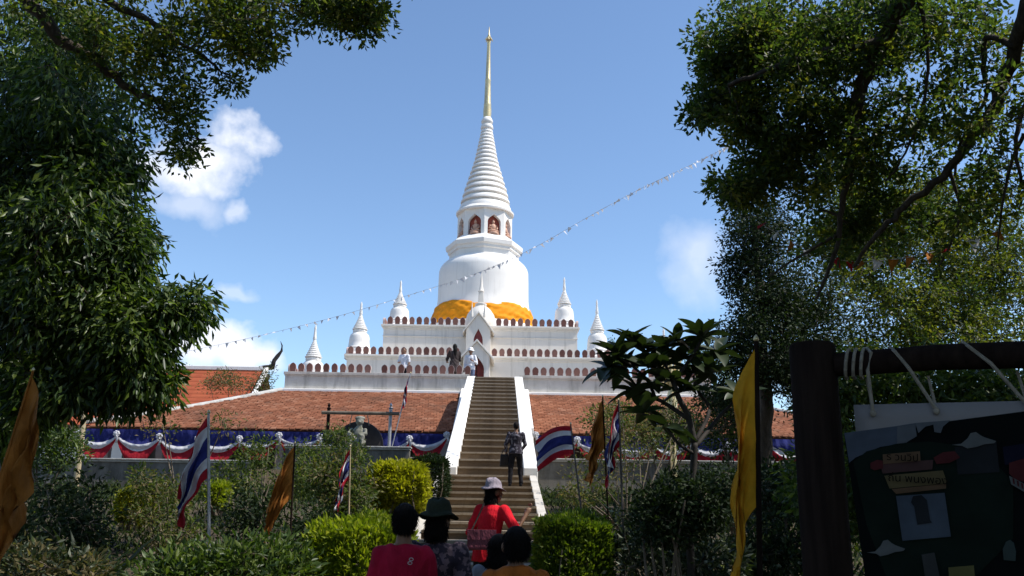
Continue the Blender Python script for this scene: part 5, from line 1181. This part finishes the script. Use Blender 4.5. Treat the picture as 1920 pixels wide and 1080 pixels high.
# ------------------------------------------------------------------ shrubs and hedges
def shrub(name, label, ells, per, spread, ln, wd, mat, seed, droop=.0, stems=5, flat=.9, cat='shrub', mats2=None, frac2=0, hubs=22, r_tw=.006, bark='twig', gap=0):
    cn = sample_px(ells, 1.0, seed, gap, 3.0); c = cn.mean(0); b = Vector((c[0], c[1], gz(c[0], c[1])-.05)); r = random.Random(seed); top = cn[:, 2].max(); lim = []
    for k in range(stems):
        q_ = Vector(cn[r.randrange(len(cn))]); s_ = b+Vector((r.uniform(-.12, .12), r.uniform(-.1, .1), 0))
        lim.append(([s_, s_.lerp(q_, .45)+Vector((r.uniform(-.1, .1), r.uniform(-.1, .1), .1)), q_], .028, .008))
    return tree(name, label, b, lim, cn, per, spread, ln, wd, mat, droop, seed, hubs, .012, r_tw, flat, bark, mats2, frac2, 'foliage', cat)
def hedge(label, x0, x1, y0, y1, z0, z1, mat, n, ln, wd, seed, round_=.0, core='green'):
    """clipped hedge: leaves over a box-like body and inside it, short stems"""
    r = np.random.default_rng(seed); b = Vector(((x0+x1)/2, (y0+y1)/2, z0)); t = thing('clipped_hedge', label, 'hedge', b)
    q = r.uniform(-1, 1, (n, 3)); k = r.integers(0, 3, n); s = np.sign(r.uniform(-1, 1, n)); q[np.arange(n), k] = s*(1-r.random(n)**2*.22)
    if round_: q = q*(1-round_)+round_*unit(q)*np.max(np.abs(q), axis=1, keepdims=True)
    h = np.array([(x1-x0)/2, (y1-y0)/2, (z1-z0)/2]); P = q*h; bumpy = .05*np.sin(P[:, :1]*6+1)*np.sin(P[:, 1:2]*5)+.03*np.sin(P*17+2)
    shoot = (r.random((n, 1)) < .05)*r.random((n, 1))*.10; bumpy = bumpy*1.6+shoot
    P = P+np.array([b.x, b.y, (z0+z1)/2])+bumpy*unit(q); D = unit(q)*.9+r.normal(size=(n, 3))*.7+np.array([0, 0, .45])
    me = leaf_mesh('foliage', P, D, ln*r.uniform(.6, 1.25, n), wd*r.uniform(.7, 1.2, n), mat, .1, .2, tuple(b))
    o = bpy.data.objects.new('foliage', me); C.objects.link(o); o.parent = t
    mb = MB(); rr = random.Random(seed)
    for i in range(16):
        p = Vector((rr.uniform(x0+.1, x1-.1), rr.uniform(y0+.1, y1-.1), z0-.1)); e = p+Vector((rr.uniform(-.2, .2), rr.uniform(-.15, .15), (z1-z0)*rr.uniform(.7, .95)))
        mb.tube([p, p.lerp(e, .5)+Vector((rr.uniform(-.08, .08), rr.uniform(-.08, .08), 0)), e], [.02, .014, .006], 5)
    mb.build('stem', M['twig'], t)
def hpx(label, px0, px1, py0, py1, Y, dep, mat, n, ln, wd, seed, round_=0, zb=None):
    a, b = at(px0, py0, Y), at(px1, py1, Y); hedge(label, a.x, b.x, Y-.05, Y+dep, b.z if zb is None else zb, a.z, mat, n, ln, wd, seed, round_)
hpx('lime green clipped hedge left of the visitors, sunlit on top', 575, 752, 985, 1200, 9.4, 1.5, L['lime'], 34000, .085, .036, 61, .34, 0)
hpx('lime green clipped hedge right of the stair foot', 1018, 1148, 978, 1200, 10.2, 1.3, L['lime2'], 30000, .075, .034, 62, .26, 0)
hpx('golden yellow clipped shrub ball beside the staircase', 688, 800, 866, 965, 16.4, 1.3, L['gold'], 16000, .095, .046, 63, .93)
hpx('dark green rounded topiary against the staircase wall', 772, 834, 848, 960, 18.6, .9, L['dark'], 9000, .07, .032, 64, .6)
hpx('tiny yellow green shrub ball before the garden wall', 214, 270, 915, 985, 16.5, .6, L['gold'], 3600, .07, .032, 65, .7)
hpx('small yellow green shrub partly behind the tall steel flagpole', 388, 418, 902, 956, 17.0, .5, L['lime'], 2600, .07, .032, 66, .7)
shrub('low_shrub', 'low leafy green shrub along the bottom edge below the steel flagpole', [(420, 1075, 8.6, 130, 45, .5, 90), (320, 1085, 8.6, 70, 35, .4, 36), (520, 1062, 8.8, 60, 40, .4, 40)], 30, .20, .10, .036, L['green'], 71, -.2)
shrub('leafy_shrub', 'tall straggling shrub with dull leaves left of the golden ball', [(655, 905, 15.6, 50, 50, .5, 50), (610, 910, 15.4, 40, 50, .4, 30), (660, 950, 15.2, 60, 50, .5, 40)], 26, .20, .10, .042, L['dull'], 72, .1, 7, mats2=L['dry'], frac2=.2)
shrub('leafy_shrub', 'straggling shrub growing over the garden wall left of the steel flagpole', [(290, 925, 16.5, 70, 60, .6, 70), (310, 980, 15.5, 70, 50, .5, 40)], 22, .20, .095, .038, L['dull'], 73, .1, 9, mats2=L['dry'], frac2=.3, gap=.25)
shrub('leafy_shrub', 'loose shrub spilling in front of the swags right of the steel flagpole', [(480, 850, 20, 40, 40, .6, 30), (430, 905, 19.5, 60, 35, .5, 44), (560, 895, 19, 55, 45, .5, 40)], 24, .24, .11, .045, L['dull'], 74, .1, 8, gap=.2)
shrub('leafy_shrub', 'slender young tree sprouting in front of the tiled roof at left', [(300, 800, 20.5, 30, 40, .5, 9), (420, 790, 20.5, 45, 22, .4, 9)], 18, .22, .10, .04, L['dry'], 75, .1, 6, mats2=L['dull'], frac2=.5)
shrub('leafy_shrub', 'shrub with grey green leaves climbing around the stone figure', [(625, 822, 27.5, 28, 26, .4, 26), (655, 850, 27, 45, 22, .4, 34), (580, 860, 26.5, 40, 35, .4, 34)], 26, .24, .12, .05, L['dull'], 76, .1, 6)
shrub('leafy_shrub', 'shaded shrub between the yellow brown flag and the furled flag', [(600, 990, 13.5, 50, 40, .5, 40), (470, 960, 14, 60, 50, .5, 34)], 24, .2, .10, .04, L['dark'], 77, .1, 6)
shrub('leafy_shrub', 'sparse dry shrub with bare twigs right of the open flag', [(1180, 800, 19, 80, 60, .7, 56), (1140, 870, 18, 70, 60, .6, 40), (1090, 920, 16, 50, 40, .5, 26), (1240, 810, 19.5, 60, 60, .6, 40)], 18, .22, .095, .036, L['dry'], 78, .1, 12, mats2=L['dull'], frac2=.5, gap=.2)
shrub('leafy_shrub', 'brownish green bush covering the tiled roof behind the frangipani', [(1215, 795, 25, 85, 40, .9, 60), (1290, 800, 25, 70, 45, .9, 56), (1150, 790, 25, 50, 35, .7, 26)], 30, .32, .14, .055, L['dull'], 91, .1, 8, mats2=L['dry'], frac2=.45, gap=.15, r_tw=.010)
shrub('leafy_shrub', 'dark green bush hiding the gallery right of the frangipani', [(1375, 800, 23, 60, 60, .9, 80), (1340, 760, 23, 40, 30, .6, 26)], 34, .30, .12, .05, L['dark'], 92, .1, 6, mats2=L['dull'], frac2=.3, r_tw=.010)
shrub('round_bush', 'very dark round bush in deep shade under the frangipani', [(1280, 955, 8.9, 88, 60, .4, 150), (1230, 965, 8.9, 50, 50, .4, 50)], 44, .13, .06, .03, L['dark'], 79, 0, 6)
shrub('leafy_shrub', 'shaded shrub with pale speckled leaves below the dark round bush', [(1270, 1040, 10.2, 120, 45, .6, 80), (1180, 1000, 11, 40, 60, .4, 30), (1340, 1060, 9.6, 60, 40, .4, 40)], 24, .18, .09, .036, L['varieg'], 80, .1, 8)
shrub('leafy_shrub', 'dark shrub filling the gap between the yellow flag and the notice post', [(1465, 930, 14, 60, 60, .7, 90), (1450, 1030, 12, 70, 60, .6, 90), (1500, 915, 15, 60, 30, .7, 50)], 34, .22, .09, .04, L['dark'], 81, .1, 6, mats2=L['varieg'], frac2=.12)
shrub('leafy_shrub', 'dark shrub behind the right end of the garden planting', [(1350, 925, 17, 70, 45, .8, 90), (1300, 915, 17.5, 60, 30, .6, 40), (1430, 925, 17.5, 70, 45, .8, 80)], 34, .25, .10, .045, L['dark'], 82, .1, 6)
shrub('croton_shrub', 'pinkish flecked low shrub at the lower left corner', [(55, 1062, 8.2, 45, 40, .4, 40), (150, 1075, 8.4, 50, 30, .4, 34)], 26, .16, .08, .034, L['dry'], 83, -.1, 5, mats2=L['varieg'], frac2=.5)
shrub('leafy_shrub', 'shaded twiggy shrub by the left orange flag', [(120, 930, 12.5, 70, 60, .6, 44), (160, 990, 12, 70, 50, .5, 50), (70, 1000, 11.5, 60, 50, .5, 40)], 20, .2, .10, .04, L['dark'], 84, .1, 8, mats2=L['varieg'], frac2=.12, gap=.2)
shrub('leafy_shrub', 'sunlit pale green shrub below the drooping tree at left', [(100, 840, 24, 60, 45, .7, 70), (60, 790, 24, 60, 50, .7, 50)], 30, .3, .14, .055, L['green'], 85, .2, 6)
shrub('leafy_shrub', 'tall weeds in front of the orange hall roof', [(430, 720, 42, 60, 28, 1.0, 46), (500, 715, 42, 16, 34, .5, 22)], 26, .34, .16, .05, L['dry'], 86, -.1, 8, mats2=L['green'], frac2=.35, r_tw=.012)

# undergrowth over the planting beds
n = 60000; r_ = np.random.default_rng(90); gx = np.where(r_.random(n) < .5, r_.uniform(-17, -1.7, n), r_.uniform(1.25, 15, n)); gy_ = r_.uniform(8.2, 30, n)
gxn = .5+.5*np.sin(gx*2.1+gy_*.7)*np.sin(gy_*1.3-gx*.6); zz_ = np.array([gz(a, b) for a, b in zip(gx, gy_)])+r_.random(n)**1.5*(.10+.40*gxn)
Dn = r_.normal(size=(n, 3))*.7+np.array([0, 0, .8])
ug = bpy.data.objects.new('undergrowth', leaf_mesh('undergrowth', np.stack([gx, gy_, zz_], 1), Dn, .15*r_.uniform(.6, 1.3, n), .05*r_.uniform(.6, 1.3, n), [L['under'], L['dark']], .15, .2, (0, 0, 0), (r_.random(n) < .55).astype(int))); C.objects.link(ug)
ug['kind'] = 'stuff'; tag(ug, 'tangled low undergrowth covering the planting beds', None, None, 'stuff')
# broad leaved plants in the shade at lower left
def strap_plant(label, px, Y, n, ln, wd, seed, mat='dark'):
    b = at(px, 1100, Y); b.z = gz(b.x, Y); t = thing('strap_leaf_plant', label, 'plant', b); r = random.Random(seed)
    for k in range(n):
        a = k*2.4+r.uniform(-.3, .3); e = Vector((math.cos(a), math.sin(a), 0)); l_ = ln*r.uniform(.75, 1.1); tl_ = r.uniform(.35, .8)
        def S(u, v):
            s = u*l_; z = s*math.cos(tl_*u)*1.0; o = s*math.sin(tl_*u*1.2)*.8+.05; w = wd*math.sin(math.pi*min(1, .12+.88*u)**.8)*(1 if u < .98 else .3)
            sd = Vector((-e.y, e.x, 0)); return b+e*o+Vector((0, 0, z))+sd*(v-.5)*w+Vector((0, 0, abs(v-.5)*w*.5))
        MB().grid(S, 8, 2).build('leaf', L[mat], t, True)
strap_plant('broad dark leaved plant beside the left orange flag', 110, 9.5, 9, 1.35, .20, 1)
strap_plant('broad dark leaved plant right of the pinkish low shrub', 200, 9.2, 8, 1.15, .20, 2)
strap_plant('pale streaked broad leaved plant among the lower left shrubs', 165, 10.2, 6, 1.5, .16, 3, 'varieg')

# ------------------------------------------------------------------ frangipani with large single leaves
fb = at(1296, 1000, 9.3); fb.z = 0
fr_t = thing('frangipani_tree', 'frangipani with thick bare branches and large dark paddle leaves', 'tree', fb)
FY = 9.3; mb = MB(); f = lambda a, b, dy=0: at(a, b, FY+dy)
for pts, r0, r1 in (([fb, f(1292, 960), f(1300, 880), f(1302, 830)], .042, .034), ([f(1302, 830), f(1290, 780), f(1272, 745, -.1), f(1262, 715, -.1)], .035, .026), ([f(1262, 715, -.1), f(1286, 685), f(1305, 655), f(1318, 632)], .024, .016), ([f(1262, 715, -.1), f(1250, 690, .1), f(1246, 660, .1)], .022, .014),
                    ([f(1290, 785), f(1240, 752, .15), f(1205, 738, .2), f(1175, 700, .2)], .026, .014), ([f(1230, 750, .15), f(1215, 715, .1), f(1190, 690, 0), f(1165, 672, 0)], .02, .012), ([f(1302, 830), f(1330, 770, .2), f(1310, 735, .2), f(1300, 705, .2)], .024, .014), ([f(1302, 840), f(1350, 780, .3), f(1385, 745, .3)], .026, .014), ([f(1262, 800), f(1230, 790, -.2), f(1205, 775, -.2)], .02, .012), ([f(1300, 850), f(1270, 830, -.2), f(1250, 800, -.2)], .02, .012)):
    sp = smooth_path(pts, 4); mb.tube(sp, [r0+(r1-r0)*i/(len(sp)-1) for i in range(len(sp))], 8)
mb.build('trunk', M['darkbark'], fr_t, True)
def paddle(u, v):
    w = .118*(math.sin(math.pi*u**.85)**.75) if 0 < u < 1 else .004; x = (v-.5)*w
    return (x, u*.29, -.06*u*u+abs(v-.5)*w*.45)
pl = [MB().grid(paddle, 9, 2).mesh('leaf', L['plum'], True)]
r = random.Random(5)
for px, py, dy, n in ((1318, 632, 0, 11), (1246, 652, .1, 9), (1175, 690, .2, 10), (1160, 668, 0, 9), (1205, 655, .1, 8), (1300, 700, .2, 8), (1385, 742, .3, 6), (1205, 775, -.2, 7), (1250, 800, -.2, 6), (1285, 672, .1, 7), (1225, 690, 0, 8), (1262, 712, -.1, 7), (1190, 735, .2, 8), (1180, 640, .15, 9), (1345, 660, .2, 7), (1140, 690, .1, 8), (1270, 640, .2, 8), (1225, 720, -.1, 8), (1330, 700, .1, 6), (1280, 735, 0, 6)):
    c = f(px, py, dy); a0 = r.uniform(0, 6)
    for k in range(int(n*1.35)):
        a = a0+k*2.4; el = r.uniform(-.45, .95); s = r.uniform(.8, 1.3)
        rot = Matrix.Rotation(a, 4, 'Z') @ Matrix.Rotation(el, 4, 'X') @ Matrix.Rotation(r.uniform(-.6, .6), 4, 'Y')
        piece('leaf', pl[0], fr_t, c, rot.to_euler(), (s, s, s))
